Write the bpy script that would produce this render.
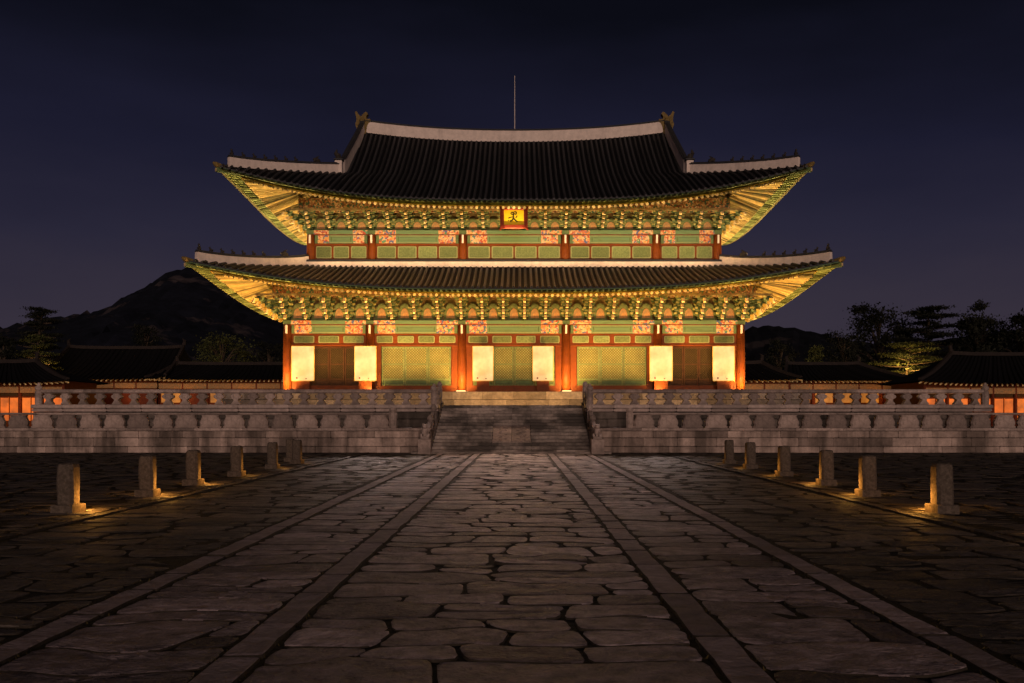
import bpy, math, random
import numpy as np
R = math.radians
rnd = random.Random(7)
for o in list(bpy.data.objects): bpy.data.objects.remove(o)
S = bpy.context.scene
C = S.collection

# ------------------------------------------------------------------ camera
FPX = 960.0; EYE = 1.5; CX = 0.21; HX = -0.12     # focal length in px, eye height, camera x, axis of the hall
cam = bpy.data.cameras.new('camera'); cam_o = bpy.data.objects.new('camera', cam); C.objects.link(cam_o)
cam_o.location = (CX, 0, EYE); cam_o.rotation_euler = (R(90), 0, 0)
cam.sensor_width = 36; cam.lens = 36 * FPX / 1024
cam.shift_y = (418 - 341.5) / 1024; cam.shift_x = -(519 - 512) / 1024
cam.clip_end = 6000; cam.clip_start = .05
S.camera = cam_o
# ------------------------------------------------------------------ sky
w = bpy.data.worlds.new('World'); S.world = w; w.use_nodes = True
nt = w.node_tree; nt.nodes.clear(); L = nt.links.new
tc = nt.nodes.new('ShaderNodeTexCoord'); sx = nt.nodes.new('ShaderNodeSeparateXYZ'); L(tc.outputs['Generated'], sx.inputs[0])
nz = nt.nodes.new('ShaderNodeTexNoise'); nz.inputs['Scale'].default_value = 3.0; nz.inputs['Detail'].default_value = 4
mp = nt.nodes.new('ShaderNodeMapping'); mp.inputs['Scale'].default_value = (1, 1, 3.5); L(tc.outputs['Generated'], mp.inputs[0]); L(mp.outputs[0], nz.inputs['Vector'])
ad = nt.nodes.new('ShaderNodeMath'); ad.operation = 'MULTIPLY_ADD'; ad.inputs[1].default_value = .13; L(nz.outputs['Fac'], ad.inputs[0]); L(sx.outputs['Z'], ad.inputs[2])
cr = nt.nodes.new('ShaderNodeValToRGB'); L(ad.outputs[0], cr.inputs[0])
e = cr.color_ramp.elements
def srgb(r, g, b):
    f = lambda c: c/12.92 if c <= .04045 else ((c+.055)/1.055)**2.4
    return (f(r/255), f(g/255), f(b/255), 1)
e[0].position = .05; e[0].color = srgb(62, 53, 61)
e[1].position = .15; e[1].color = srgb(54, 48, 60)
for p, c in ((.24, (40, 38, 55)), (.33, (27, 27, 45)), (.45, (11, 12, 21)), (.8, (8, 9, 16))):
    n = e.new(p); n.color = srgb(*c)
bg = nt.nodes.new('ShaderNodeBackground'); L(cr.outputs[0], bg.inputs[0]); bg.inputs[1].default_value = 1.0
wo = nt.nodes.new('ShaderNodeOutputWorld'); L(bg.outputs[0], wo.inputs[0])
# the faint glow of the city behind the photographer, very soft
sun = bpy.data.lights.new('city_glow', 'SUN'); sun.energy = 1.05; sun.angle = R(24); sun.color = (1, .73, .60)
so = bpy.data.objects.new('city_glow', sun); C.objects.link(so); so.rotation_euler = (R(90-10), 0, R(6))
# ------------------------------------------------------------------ exposure
vs = S.view_settings; vs.view_transform = 'Standard'; vs.look = 'None'; vs.gamma = 1; vs.exposure = 0; vs.use_curve_mapping = False
S.render.engine = 'CYCLES'; S.cycles.use_denoising = True; S.cycles.max_bounces = 5; S.cycles.sample_clamp_indirect = 4
S.cycles.use_light_tree = True

# ================================================================== materials
MATS = {}
def mat(name, col, rough=.8, n1=.25, s1=3.0, n2=.0, s2=.4, streak=0, bump=0, bs=20, var=.0, dark=None, spec=.1, scale3=(1,1,1), thr=(.45,.65), bd=.03, bs2=0):
    """procedural stone / wood / paint: base colour varied by fine noise, large stains, per-face tone and bump"""
    m = bpy.data.materials.new(name); m.use_nodes = True; t = m.node_tree; N = t.nodes; K = t.links.new
    b = N['Principled BSDF']; b.inputs['Roughness'].default_value = rough; b.inputs['Specular IOR Level'].default_value = spec
    co = N.new('ShaderNodeTexCoord'); ma = N.new('ShaderNodeMapping'); K(co.outputs['Object'], ma.inputs[0]); ma.inputs['Scale'].default_value = scale3
    a = N.new('ShaderNodeTexNoise'); a.inputs['Scale'].default_value = s1; a.inputs['Detail'].default_value = 6; a.inputs['Roughness'].default_value = .65; K(ma.outputs[0], a.inputs['Vector'])
    r = N.new('ShaderNodeMapRange'); r.inputs['From Min'].default_value = .3; r.inputs['From Max'].default_value = .7
    r.inputs['To Min'].default_value = 1-n1; r.inputs['To Max'].default_value = 1+n1; K(a.outputs['Fac'], r.inputs[0])
    at = N.new('ShaderNodeAttribute'); at.attribute_name = 'tone'
    r2 = N.new('ShaderNodeMath'); r2.operation = 'MULTIPLY_ADD'; r2.inputs[1].default_value = var; r2.inputs[2].default_value = 1; K(at.outputs['Fac'], r2.inputs[0])
    mu = N.new('ShaderNodeMath'); mu.operation = 'MULTIPLY'; K(r.outputs[0], mu.inputs[0]); K(r2.outputs[0], mu.inputs[1])
    v = N.new('ShaderNodeVectorMath'); v.operation = 'SCALE'; v.inputs[0].default_value = col[:3]; K(mu.outputs[0], v.inputs['Scale'])
    out = v.outputs[0]
    if n2 > 0 or streak > 0:
        s = N.new('ShaderNodeTexNoise'); s.inputs['Scale'].default_value = s2; s.inputs['Detail'].default_value = 5; s.inputs['Roughness'].default_value = .6
        mb = N.new('ShaderNodeMapping'); K(co.outputs['Object'], mb.inputs[0])
        mb.inputs['Scale'].default_value = (1, 1, .12) if streak else scale3
        K(mb.outputs[0], s.inputs['Vector'])
        q = N.new('ShaderNodeMapRange'); q.inputs['From Min'].default_value = thr[0]; q.inputs['From Max'].default_value = thr[1]; q.inputs['To Max'].default_value = max(n2, streak); K(s.outputs['Fac'], q.inputs[0])
        mx = N.new('ShaderNodeMix'); mx.data_type = 'RGBA'; K(q.outputs[0], mx.inputs[0]); K(out, mx.inputs[6]); mx.inputs[7].default_value = (dark or (.02,.018,.016)) + (1,)
        out = mx.outputs[2]
    K(out, b.inputs['Base Color'])
    if bump:
        d = N.new('ShaderNodeTexNoise'); d.inputs['Scale'].default_value = bs; d.inputs['Detail'].default_value = 7; K(ma.outputs[0], d.inputs['Vector'])
        bp = N.new('ShaderNodeBump'); bp.inputs['Strength'].default_value = min(1, bump); bp.inputs['Distance'].default_value = bd; K(d.outputs['Fac'], bp.inputs['Height'])
        if bs2:
            d2 = N.new('ShaderNodeTexNoise'); d2.inputs['Scale'].default_value = bs2; d2.inputs['Detail'].default_value = 3; K(ma.outputs[0], d2.inputs['Vector'])
            b2 = N.new('ShaderNodeBump'); b2.inputs['Strength'].default_value = .8; b2.inputs['Distance'].default_value = bd*3; K(d2.outputs['Fac'], b2.inputs['Height']); K(b2.outputs[0], bp.inputs['Normal'])
        K(bp.outputs[0], b.inputs['Normal'])
    MATS[name] = m; return m
def painted(name, cols, scale, bg=None):
    """many-coloured painted ornament: small cells of ochre, salmon, blue and white"""
    m = bpy.data.materials.new(name); m.use_nodes = True; t = m.node_tree; N = t.nodes; K = t.links.new
    b = N['Principled BSDF']; b.inputs['Roughness'].default_value = .6; b.inputs['Specular IOR Level'].default_value = .1
    co = N.new('ShaderNodeTexCoord'); vo = N.new('ShaderNodeTexVoronoi'); vo.inputs['Scale'].default_value = scale; K(co.outputs['Object'], vo.inputs['Vector'])
    se = N.new('ShaderNodeSeparateColor'); K(vo.outputs['Color'], se.inputs[0])
    r = N.new('ShaderNodeValToRGB'); r.color_ramp.interpolation = 'CONSTANT'; K(se.outputs[0], r.inputs[0]); E = r.color_ramp.elements
    E[0].position = 0; E[0].color = cols[0] + (1,); E[1].position = 1/len(cols); E[1].color = cols[1] + (1,)
    for i in range(2, len(cols)): n = E.new(i/len(cols)); n.color = cols[i] + (1,)
    wv = N.new('ShaderNodeTexNoise'); wv.inputs['Scale'].default_value = 7; K(co.outputs['Object'], wv.inputs['Vector'])
    _ = '''; wv.wave_type = 'RINGS'; wv.rings_direction = 'Y'; wv.inputs['Scale'].default_value = 1.6; wv.inputs['Distortion'].default_value = 6; wv.inputs['Detail Scale'].default_value = 1.5; '''
    g = N.new('ShaderNodeMapRange'); g.inputs['From Min'].default_value = .58; g.inputs['From Max'].default_value = .62; K(wv.outputs['Fac'], g.inputs[0])
    mx = N.new('ShaderNodeMix'); mx.data_type = 'RGBA'; K(g.outputs[0], mx.inputs[0]); K(r.outputs[0], mx.inputs[6]); mx.inputs[7].default_value = (.60,.40,.22,1)
    K(mx.outputs[2], b.inputs['Base Color']); MATS[name] = m; return m
def lattice(name, a, c, s):
    """diagonal wooden lattice over paper"""
    m = bpy.data.materials.new(name); m.use_nodes = True; t = m.node_tree; N = t.nodes; K = t.links.new
    b = N['Principled BSDF']; b.inputs['Roughness'].default_value = .7; b.inputs['Specular IOR Level'].default_value = .1
    co = N.new('ShaderNodeTexCoord'); ma = N.new('ShaderNodeMapping'); ma.inputs['Rotation'].default_value = (0, R(45), 0); K(co.outputs['Object'], ma.inputs[0])
    sp = N.new('ShaderNodeSeparateXYZ'); K(ma.outputs[0], sp.inputs[0]); outs = []
    for k in ('X', 'Z'):
        q = N.new('ShaderNodeMath'); q.operation = 'MULTIPLY'; q.inputs[1].default_value = s; K(sp.outputs[k], q.inputs[0])
        f = N.new('ShaderNodeMath'); f.operation = 'FRACT'; K(q.outputs[0], f.inputs[0])
        g = N.new('ShaderNodeMath'); g.operation = 'GREATER_THAN'; g.inputs[1].default_value = .52; K(f.outputs[0], g.inputs[0]); outs.append(g)
    mn = N.new('ShaderNodeMath'); mn.operation = 'MULTIPLY'; K(outs[0].outputs[0], mn.inputs[0]); K(outs[1].outputs[0], mn.inputs[1])
    no = N.new('ShaderNodeTexNoise'); no.inputs['Scale'].default_value = 2.0; no.inputs['Detail'].default_value = 5; K(co.outputs['Object'], no.inputs['Vector'])
    mx = N.new('ShaderNodeMix'); mx.data_type = 'RGBA'; K(mn.outputs[0], mx.inputs[0]); mx.inputs[6].default_value = a + (1,); mx.inputs[7].default_value = c + (1,)
    m2 = N.new('ShaderNodeMix'); m2.data_type = 'RGBA'; m2.blend_type = 'MULTIPLY'; m2.inputs[0].default_value = .5; K(mx.outputs[2], m2.inputs[6]); K(no.outputs['Fac'], m2.inputs[7])
    K(m2.outputs[2], b.inputs['Base Color'])
    bp = N.new('ShaderNodeBump'); bp.inputs['Distance'].default_value = .02; bp.invert = True; K(mn.outputs[0], bp.inputs['Height']); K(bp.outputs[0], b.inputs['Normal'])
    MATS[name] = m; return m
def glow(name, col, st, lo=None):
    """paper with its glow put in as emission, strength varied by noise"""
    m = bpy.data.materials.new(name); m.use_nodes = True; t = m.node_tree; N = t.nodes; K = t.links.new
    b = N['Principled BSDF']; b.inputs['Base Color'].default_value = (.22,.16,.08,1); b.inputs['Roughness'].default_value = .7
    b.inputs['Emission Color'].default_value = col + (1,)
    co = N.new('ShaderNodeTexCoord'); no = N.new('ShaderNodeTexNoise'); no.inputs['Scale'].default_value = 1.1; no.inputs['Detail'].default_value = 3; K(co.outputs['Object'], no.inputs['Vector'])
    r = N.new('ShaderNodeMapRange'); r.inputs['From Min'].default_value = .35; r.inputs['From Max'].default_value = .65; r.inputs['To Min'].default_value = st*.6; r.inputs['To Max'].default_value = st*1.35; K(no.outputs['Fac'], r.inputs[0])
    K(r.outputs[0], b.inputs['Emission Strength']); MATS[name] = m; return m

mat('granite', (.36,.275,.24), .85, .35, 9, n2=.8, s2=1.1, streak=0, bump=.6, bs=14, var=.35, dark=(.07,.06,.052), thr=(.47,.75))
mat('granite_wall', (.40,.30,.255), .9, .28, 4, streak=.72, s2=1.3, bump=.8, bs=12, bs2=3, var=.42, dark=(.035,.028,.022), thr=(.42,.62))
mat('granite_step', (.30,.245,.215), .88, .35, 5, n2=.85, s2=.55, bump=.6, bs=12, var=.35, dark=(.035,.03,.027), thr=(.42,.6))
mat('granite_pale', (.46,.36,.32), .85, .25, 7, n2=.4, s2=1.1, bump=.5, bs=14, var=.3, dark=(.12,.1,.09))
mat('post_stone', (.11,.086,.07), .9, .4, 16, n2=.6, s2=24, bump=.3, bs=30, dark=(.05,.04,.03), thr=(.50,.62))
mat('flagstone', (.235,.185,.192), .68, .6, 5, n2=.8, s2=1.9, bump=1, bs=26, bd=.035, bs2=5, var=.75, dark=(.075,.06,.058), spec=.12, thr=(.5,.75))
mat('kerbstone', (.26,.205,.21), .8, .3, 6, n2=.5, s2=1.2, bump=1, bs=22, bd=.02, bs2=4, var=.35, dark=(.12,.10,.095), spec=.12)
mat('rough_stone', (.075,.06,.052), .7, .5, 9, n2=.75, s2=1.4, bump=1, bs=18, bd=.04, bs2=4, var=.7, dark=(.02,.017,.013), spec=.3)
mat('joint_dirt', (.045,.036,.028), .95, .5, 9, bump=.6, bs=20)
mat('soil', (.016,.013,.009), .95, .5, 5, n2=.8, s2=2.3, bump=1, bs=15, dark=(.020,.017,.005))
mat('earth', (.035,.03,.022), .95, .5, .6, bump=1, bs=3)
mat('tile', (.030,.028,.030), .62, .35, 5, n2=.3, s2=.5, bump=.4, bs=25, var=.5, dark=(.05,.045,.04), spec=.4)
mat('tile_dark', (.006,.0055,.0065), .8, .3, 5, var=.5)
mat('plaster', (.80,.66,.57), .85, .13, 3, streak=.35, s2=1.6, bump=.3, bs=10, dark=(.32,.26,.23), thr=(.5,.75))
mat('plaster_grey', (.028,.022,.021), .85, .2, 3)
mat('red_wood', (.165,.040,.007), .5, .3, 3, n2=.4, s2=1.5, bump=.2, var=.3, dark=(.09,.02,.008), scale3=(1,1,1))
mat('red_dark', (.13,.03,.013), .6, .25, 3)
mat('green_wood', (.10,.14,.06), .6, .3, 4, n2=.35, s2=2, dark=(.03,.06,.03), var=.4)
mat('green_beam', (.14,.21,.10), .6, .3, 2.5, n2=.5, s2=2.5, dark=(.06,.15,.10), var=.3, scale3=(.5,1,5))
mat('green_panel', (.15,.18,.07), .7, .35, 9, n2=.35, s2=2, dark=(.09,.12,.05), var=.25)
mat('pale_edge', (.26,.27,.12), .6, .15, 5)
mat('yellow_trim', (.60,.38,.08), .6, .3, 6, var=.4)
mat('orange_panel', (.42,.22,.09), .6, .35, 7, n2=.5, s2=5, dark=(.15,.2,.12), var=.5)
mat('ochre', (.37,.26,.085), .7, .3, 3, n2=.35, s2=1.6, dark=(.18,.22,.08), var=.9)
mat('panel_dark', (.24,.19,.075), .7, .4, 5, n2=.6, s2=3, dark=(.2,.07,.03))
mat('bracket_edge', (.30,.27,.09), .6, .4, 5, var=.6)
mat('beam_far', (.075,.036,.012), .7, .4, 1.2, n2=.7, s2=1.1, dark=(.06,.04,.015))
mat('door_dark', (.07,.032,.013), .6, .3, 4)
mat('granite_shaded', (.13,.105,.09), .9, .35, 4, streak=.8, s2=1.3, bump=.6, bs=12, var=.4, dark=(.03,.025,.02), thr=(.42,.62))  # streaked granite; the shade under the coping is put into its darker colour
mat('granite_warm', (.22,.18,.15), .85, .3, 5, n2=.5, s2=1.1, bump=.5, bs=14, var=.4, dark=(.09,.07,.055))
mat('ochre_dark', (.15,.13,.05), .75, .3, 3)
mat('rafter_green', (.22,.26,.09), .6, .3, 4, var=.8)
mat('pale_green', (.34,.40,.12), .6, .3, 6, var=.4)
mat('tip_pale', (.70,.52,.24), .55, .2, 5, var=.35)
mat('white_paint', (.72,.62,.52), .6, .1, 5)
mat('sign_yellow', (.80,.50,.015), .55, .06, 4)
mat('ink', (.012,.01,.008), .5, .1, 4)
mat('sign_red', (.22,.03,.012), .5, .3, 8)
mat('metal_dark', (.02,.02,.02), .5, .1, 4)
mat('bronze', (.20,.135,.045), .6, .4, 8, bump=.4)
mat('figure_clay', (.05,.042,.036), .8, .3, 8, bump=.5)
mat('bark', (.07,.05,.035), .9, .3, 8, bump=.8)
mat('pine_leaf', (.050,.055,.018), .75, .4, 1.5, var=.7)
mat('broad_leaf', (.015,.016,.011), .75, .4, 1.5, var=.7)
mat('far_wood', (.030,.027,.018), .9, .5, .5, var=.6)
painted('dancheong_small', [(.30,.14,.05),(.10,.16,.07),(.34,.25,.10),(.16,.06,.03),(.06,.12,.08),(.36,.18,.08)], 9)
painted('dancheong', [(.50,.17,.06), (.56,.32,.14), (.34,.07,.04), (.09,.12,.24), (.5,.36,.22), (.42,.14,.09), (.08,.2,.12), (.55,.26,.08)], 8)
lattice('lattice_paper', (.18,.18,.06), (.46,.39,.14), 8)
lattice('lattice_shut', (.05,.03,.012), (.11,.075,.022), 9)
glow('paper_painted_glow', (1,.64,.30), .62)  # paper of the door leaves, floodlight on it put in as emission
glow('room_glow', (1,.15,.006), .62)
glow('room_glow_dim', (1,.30,.03), .35)
def mk_lens():
    m = bpy.data.materials.new('lamp_lens'); m.use_nodes = True; b = m.node_tree.nodes['Principled BSDF']
    b.inputs['Base Color'].default_value = (1,.8,.4,1); b.inputs['Emission Color'].default_value = (1,.62,.25,1); b.inputs['Emission Strength'].default_value = 5
    MATS['lamp_lens'] = m
mk_lens()

# ================================================================== mesh builder
class MB:
    def __init__(s): s.v = []; s.f = []; s.m = []; s.t = []; s.tone = 0.0; s.mi = 0
    def add(s, vs, fs):
        n = len(s.v); s.v += [tuple(p) for p in vs]
        for f in fs: s.f.append(tuple(i+n for i in f)); s.m.append(s.mi); s.t.append(s.tone)
        return s
    def box(s, x0, x1, y0, y1, z0, z1):
        return s.add([(x0,y0,z0),(x1,y0,z0),(x1,y1,z0),(x0,y1,z0),(x0,y0,z1),(x1,y0,z1),(x1,y1,z1),(x0,y1,z1)],
                     [(0,3,2,1),(4,5,6,7),(0,1,5,4),(1,2,6,5),(2,3,7,6),(3,0,4,7)])
    def cbox(s, x0, x1, y0, y1, z0, z1, c=.03):
        """box with chamfered front and top edges"""
        c = min(c, (x1-x0)*.4, (y1-y0)*.4, (z1-z0)*.4); vs = []
        for (i, z) in ((c, z0), (0, z0+c), (0, z1-c), (c, z1)):
            vs += [(x0+i,y0+i,z),(x1-i,y0+i,z),(x1-i,y1-i,z),(x0+i,y1-i,z)]
        fs = [(3,2,1,0),(12,13,14,15)]
        for k in range(3):
            for j in range(4): a = k*4+j; b = k*4+(j+1)%4; fs.append((a,b,b+4,a+4))
        return s.add(vs, fs)
    def tube(s, pts, rad, n=8, caps=True):
        pts = [np.array(p, float) for p in pts]; vs = []; fs = []
        if not hasattr(rad, '__len__'): rad = [rad]*len(pts)
        for i, p in enumerate(pts):
            d = pts[min(i+1, len(pts)-1)] - pts[max(i-1, 0)]; d /= (np.linalg.norm(d)+1e-9)
            u = np.cross(d, (0,0,1.0)) if abs(d[2]) < .95 else np.cross(d, (0,1.0,0)); u /= np.linalg.norm(u); w_ = np.cross(u, d)
            for k in range(n):
                a = 2*math.pi*k/n; vs.append(p + rad[i]*(math.cos(a)*u + math.sin(a)*w_))
        for i in range(len(pts)-1):
            for k in range(n): a = i*n+k; b = i*n+(k+1)%n; fs.append((a,b,b+n,a+n))
        if caps: fs.append(tuple(range(n-1,-1,-1))); fs.append(tuple((len(pts)-1)*n+k for k in range(n)))
        return s.add(vs, fs)
    def bar(s, a, b, wx, hz):
        """rectangular beam from a to b; wx across, hz high"""
        a = np.array(a, float); b = np.array(b, float); d = b-a; d /= np.linalg.norm(d)
        u = np.cross(d, (0,0,1.0)); u /= np.linalg.norm(u); v = np.cross(u, d); vs = []
        for p in (a, b):
            for (i, j) in ((-1,-1),(1,-1),(1,1),(-1,1)): vs.append(p + u*i*wx/2 + v*j*hz/2)
        return s.add(vs, [(0,1,2,3),(7,6,5,4),(0,4,5,1),(1,5,6,2),(2,6,7,3),(3,7,4,0)])
    def prism(s, prof, x0, x1, axis='x'):
        """closed profile of (y,z) extruded along x (or (x,z) along y)"""
        n = len(prof)
        g = (lambda p, e: (e, p[0], p[1])) if axis == 'x' else (lambda p, e: (p[0], e, p[1]))
        vs = [g(p, x0) for p in prof] + [g(p, x1) for p in prof]
        return s.add(vs, [tuple(range(n))[::-1], tuple(range(n, 2*n))] + [(i, (i+1)%n, (i+1)%n+n, i+n) for i in range(n)])
    def lathe(s, prof, n=12, cx=0, cy=0, sq=None):
        vs = []; fs = []
        for (r, z) in prof:
            for k in range(n):
                a = 2*math.pi*(k+.5)/n; c_, s_ = math.cos(a), math.sin(a)
                if sq: mxx = max(abs(c_), abs(s_)); c_, s_ = c_/mxx, s_/mxx
                vs.append((cx+r*c_, cy+r*s_, z))
        for i in range(len(prof)-1):
            for k in range(n): a = i*n+k; b = i*n+(k+1)%n; fs.append((a,b,b+n,a+n))
        fs.append(tuple(range(n-1,-1,-1))); fs.append(tuple((len(prof)-1)*n+k for k in range(n)))
        return s.add(vs, fs)
    def grid(s, P):
        """P: 2D list of points"""
        r, c = len(P), len(P[0]); vs = [p for row in P for p in row]
        return s.add(vs, [(i*c+j, i*c+j+1, (i+1)*c+j+1, (i+1)*c+j) for i in range(r-1) for j in range(c-1)])
    def build(s, name, mats, parent=None, smooth=False, loc=(0,0,0), rot=0):
        me = bpy.data.meshes.new(name); me.from_pydata(s.v, [], s.f)
        if isinstance(mats, str): mats = [mats]
        for m in mats: me.materials.append(MATS[m])
        me.polygons.foreach_set('material_index', np.array(s.m, dtype=np.int32))
        a = me.attributes.new('tone', 'FLOAT', 'FACE'); a.data.foreach_set('value', np.array(s.t, dtype=np.float32))
        if smooth: me.polygons.foreach_set('use_smooth', np.ones(len(s.f), dtype=bool))
        me.update()
        o = bpy.data.objects.new(name, me); C.objects.link(o); o.location = loc; o.rotation_euler = (0,0,rot)
        if parent: o.parent = parent
        return o
def tag(o, label=None, cat=None, group=None, kind=None):
    if label: o['label'] = label
    if cat: o['category'] = cat
    if group: o['group'] = group
    if kind: o['kind'] = kind
    return o
def empty(name, loc=(0,0,0), rz=0):
    o = bpy.data.objects.new(name, None); C.objects.link(o); o.location = loc; o.rotation_euler = (0,0,rz); o.empty_display_size = .2; return o
def copy_tree(o, parent=None, loc=None, rz=None):
    c = o.copy(); C.objects.link(c)
    if parent: c.parent = parent
    if loc is not None: c.location = loc
    if rz is not None: c.rotation_euler = (0,0,rz)
    for ch in o.children: copy_tree(ch, c)
    return c
def struct(name, mb, m, smooth=False, **k):
    return tag(mb.build(name, m, smooth=smooth, **k), kind='structure')
def T(): return rnd.uniform(-1, 1)

# ================================================================== ground
g = MB(); g.add([(-3000,-60,-.06),(3000,-60,-.06),(3000,3500,-.06),(-3000,3500,-.06)], [(0,1,2,3)]); struct('ground', g, 'earth')
YW = 41.1      # front face of the lower terrace
g = MB(); g.add([(-70,-3,-.014),(70,-3,-.014),(70,60,-.014),(-70,60,-.014)], [(0,1,2,3)]); struct('courtyard_soil', g, 'soil')

def stone(mb, quad, r2, top=0., gap=.02, n=6, wob=.03, lift=.012, rc=.25, thick=.05, edge=.016):
    """one worn slab: quad = four corners (x,y); rounded uneven outline, eased edges, hollowed top"""
    q = np.array(quad, float); c = q.mean(0); out = []
    for k in range(4):
        a, b = q[k], q[(k+1)%4]; prv = q[(k-1)%4]
        for i in range(n):
            t = i/n; p = a*(1-t)+b*t
            # pull corners in
            if i == 0: p = a + (c-a)*rc*.22 
            out.append(p)
    out = np.array(out); m = len(out)
    sz = np.linalg.norm(q[1]-q[0]), np.linalg.norm(q[2]-q[1])
    d = out - c; ln = np.linalg.norm(d, axis=1, keepdims=True)
    ph = r2.uniform(0, 6.28, 4); an = np.arange(m)/m*6.283
    wv = wob*(np.sin(an*2+ph[0])*.5+np.sin(an*5+ph[1])*.6+np.sin(an*9+ph[2])*.5)*.7
    un = d/ln
    out = out - un*gap + un*np.minimum(wv, 0)[:,None]*1.2 + un*np.maximum(wv,0)[:,None]*.15
    tx, ty = r2.normal(0, lift*.7, 2); z0 = top + r2.normal(0, lift*.6)
    mxs = min(sz)*.5
    rings = []
    for (ins, dz) in ((0, -thick), (.002, -edge*.55), (edge*.9, -.004), (mxs*.35, .0), (mxs*.68, -.004)):
        u = np.clip(ins/ln[:,0], 0, .75)
        p = out*(1-u)[:,None] + c*u[:,None]
        rel = (p-c)/max(sz)
        z = z0 + dz + tx*rel[:,0]*2 + ty*rel[:,1]*2 + (r2.normal(0, lift*.35, m) if ins > .02 else 0)
        if dz == -thick: z = np.full(m, top-thick)
        rings.append(np.column_stack([p, z]))
    vs = np.vstack(rings + [np.array([[c[0], c[1], z0-.004]])]); fs = []; mi = []
    for k in range(4):
        for i in range(m): j = (i+1)%m; fs.append((k*m+i, k*m+j, (k+1)*m+j, (k+1)*m+i)); mi.append(1 if k < 2 else 0)
    for i in range(m): fs.append((4*m+i, 4*m+(i+1)%m, 5*m)); mi.append(0)
    mb.tone = float(np.clip(r2.normal(0, .5), -1, 1)); mb.add(vs.tolist(), fs); mb.m[-len(fs):] = mi

def clip(poly, n, d):
    out = []; m = len(poly)
    for i in range(m):
        a, b = poly[i], poly[(i+1)%m]; da = a[0]*n[0]+a[1]*n[1]-d; db = b[0]*n[0]+b[1]*n[1]-d
        if da <= 0: out.append(a)
        if da*db < 0: t = da/(da-db); out.append((a[0]+(b[0]-a[0])*t, a[1]+(b[1]-a[1])*t))
    return out
def slab(mb, poly, r2, top, wob, lift, thick, edge, seg):
    """one worn flagstone from a convex outline: softened corners, uneven edge, eased rim, dished top"""
    P = np.array(poly); pts = []
    for k in range(len(P)):
        a, b = P[k], P[(k+1)%len(P)]; L_ = np.linalg.norm(b-a)
        for t in np.linspace(0, 1, max(1, int(L_/seg)+1)+1)[:-1]: pts.append(a+(b-a)*t)
    P = np.array(pts)
    for _ in range(1): P = (np.roll(P,1,0)+2*P+np.roll(P,-1,0))/4
    c = P.mean(0); m = len(P); d = P-c; ln = np.linalg.norm(d, axis=1, keepdims=True); un = d/np.maximum(ln,1e-6)
    q = r2.normal(0, 1, m); q = (np.roll(q,1)+q+np.roll(q,-1))/1.7; P = P - un*np.clip(np.abs(q)*wob*.6, 0, wob*1.6)[:,None]
    ln = ln[:,0]; mx = ln.max(); tx, ty = r2.normal(0, lift, 2); z0 = top+r2.normal(0, lift*.6); rings = []
    for (f, dz, ns) in ((0, None, 0), (.004, -edge, 0), (edge*.8, -edge*.25, .0008), (edge*3.2, 0, .0012), (mx*.30, -.001, .0018), (mx*.6, -.002, .0006)):
        u = np.clip(f/ln, 0, .8); p = P*(1-u)[:,None]+c*u[:,None]; rel = (p-c)/mx
        z = np.full(m, top-thick) if dz is None else z0+dz+tx*rel[:,0]+ty*rel[:,1]+r2.normal(0, ns, m)
        rings.append(np.column_stack([p, z]))
    K = len(rings); vs = np.vstack(rings+[np.array([[c[0], c[1], z0-.003]])]); fs = []; mi = []
    for k in range(K-1):
        for i in range(m): j = (i+1)%m; fs.append((k*m+i, k*m+j, (k+1)*m+j, (k+1)*m+i)); mi.append(1 if k < 1 or (k == 1 and i % 9 < 7) else 0)
    for i in range(m): fs.append(((K-1)*m+i, (K-1)*m+(i+1)%m, K*m)); mi.append(0)
    mb.tone = float(np.clip(r2.normal(0, .5), -1, 1)); mb.add(vs.tolist(), fs); mb.m[-len(fs):] = mi
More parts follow.
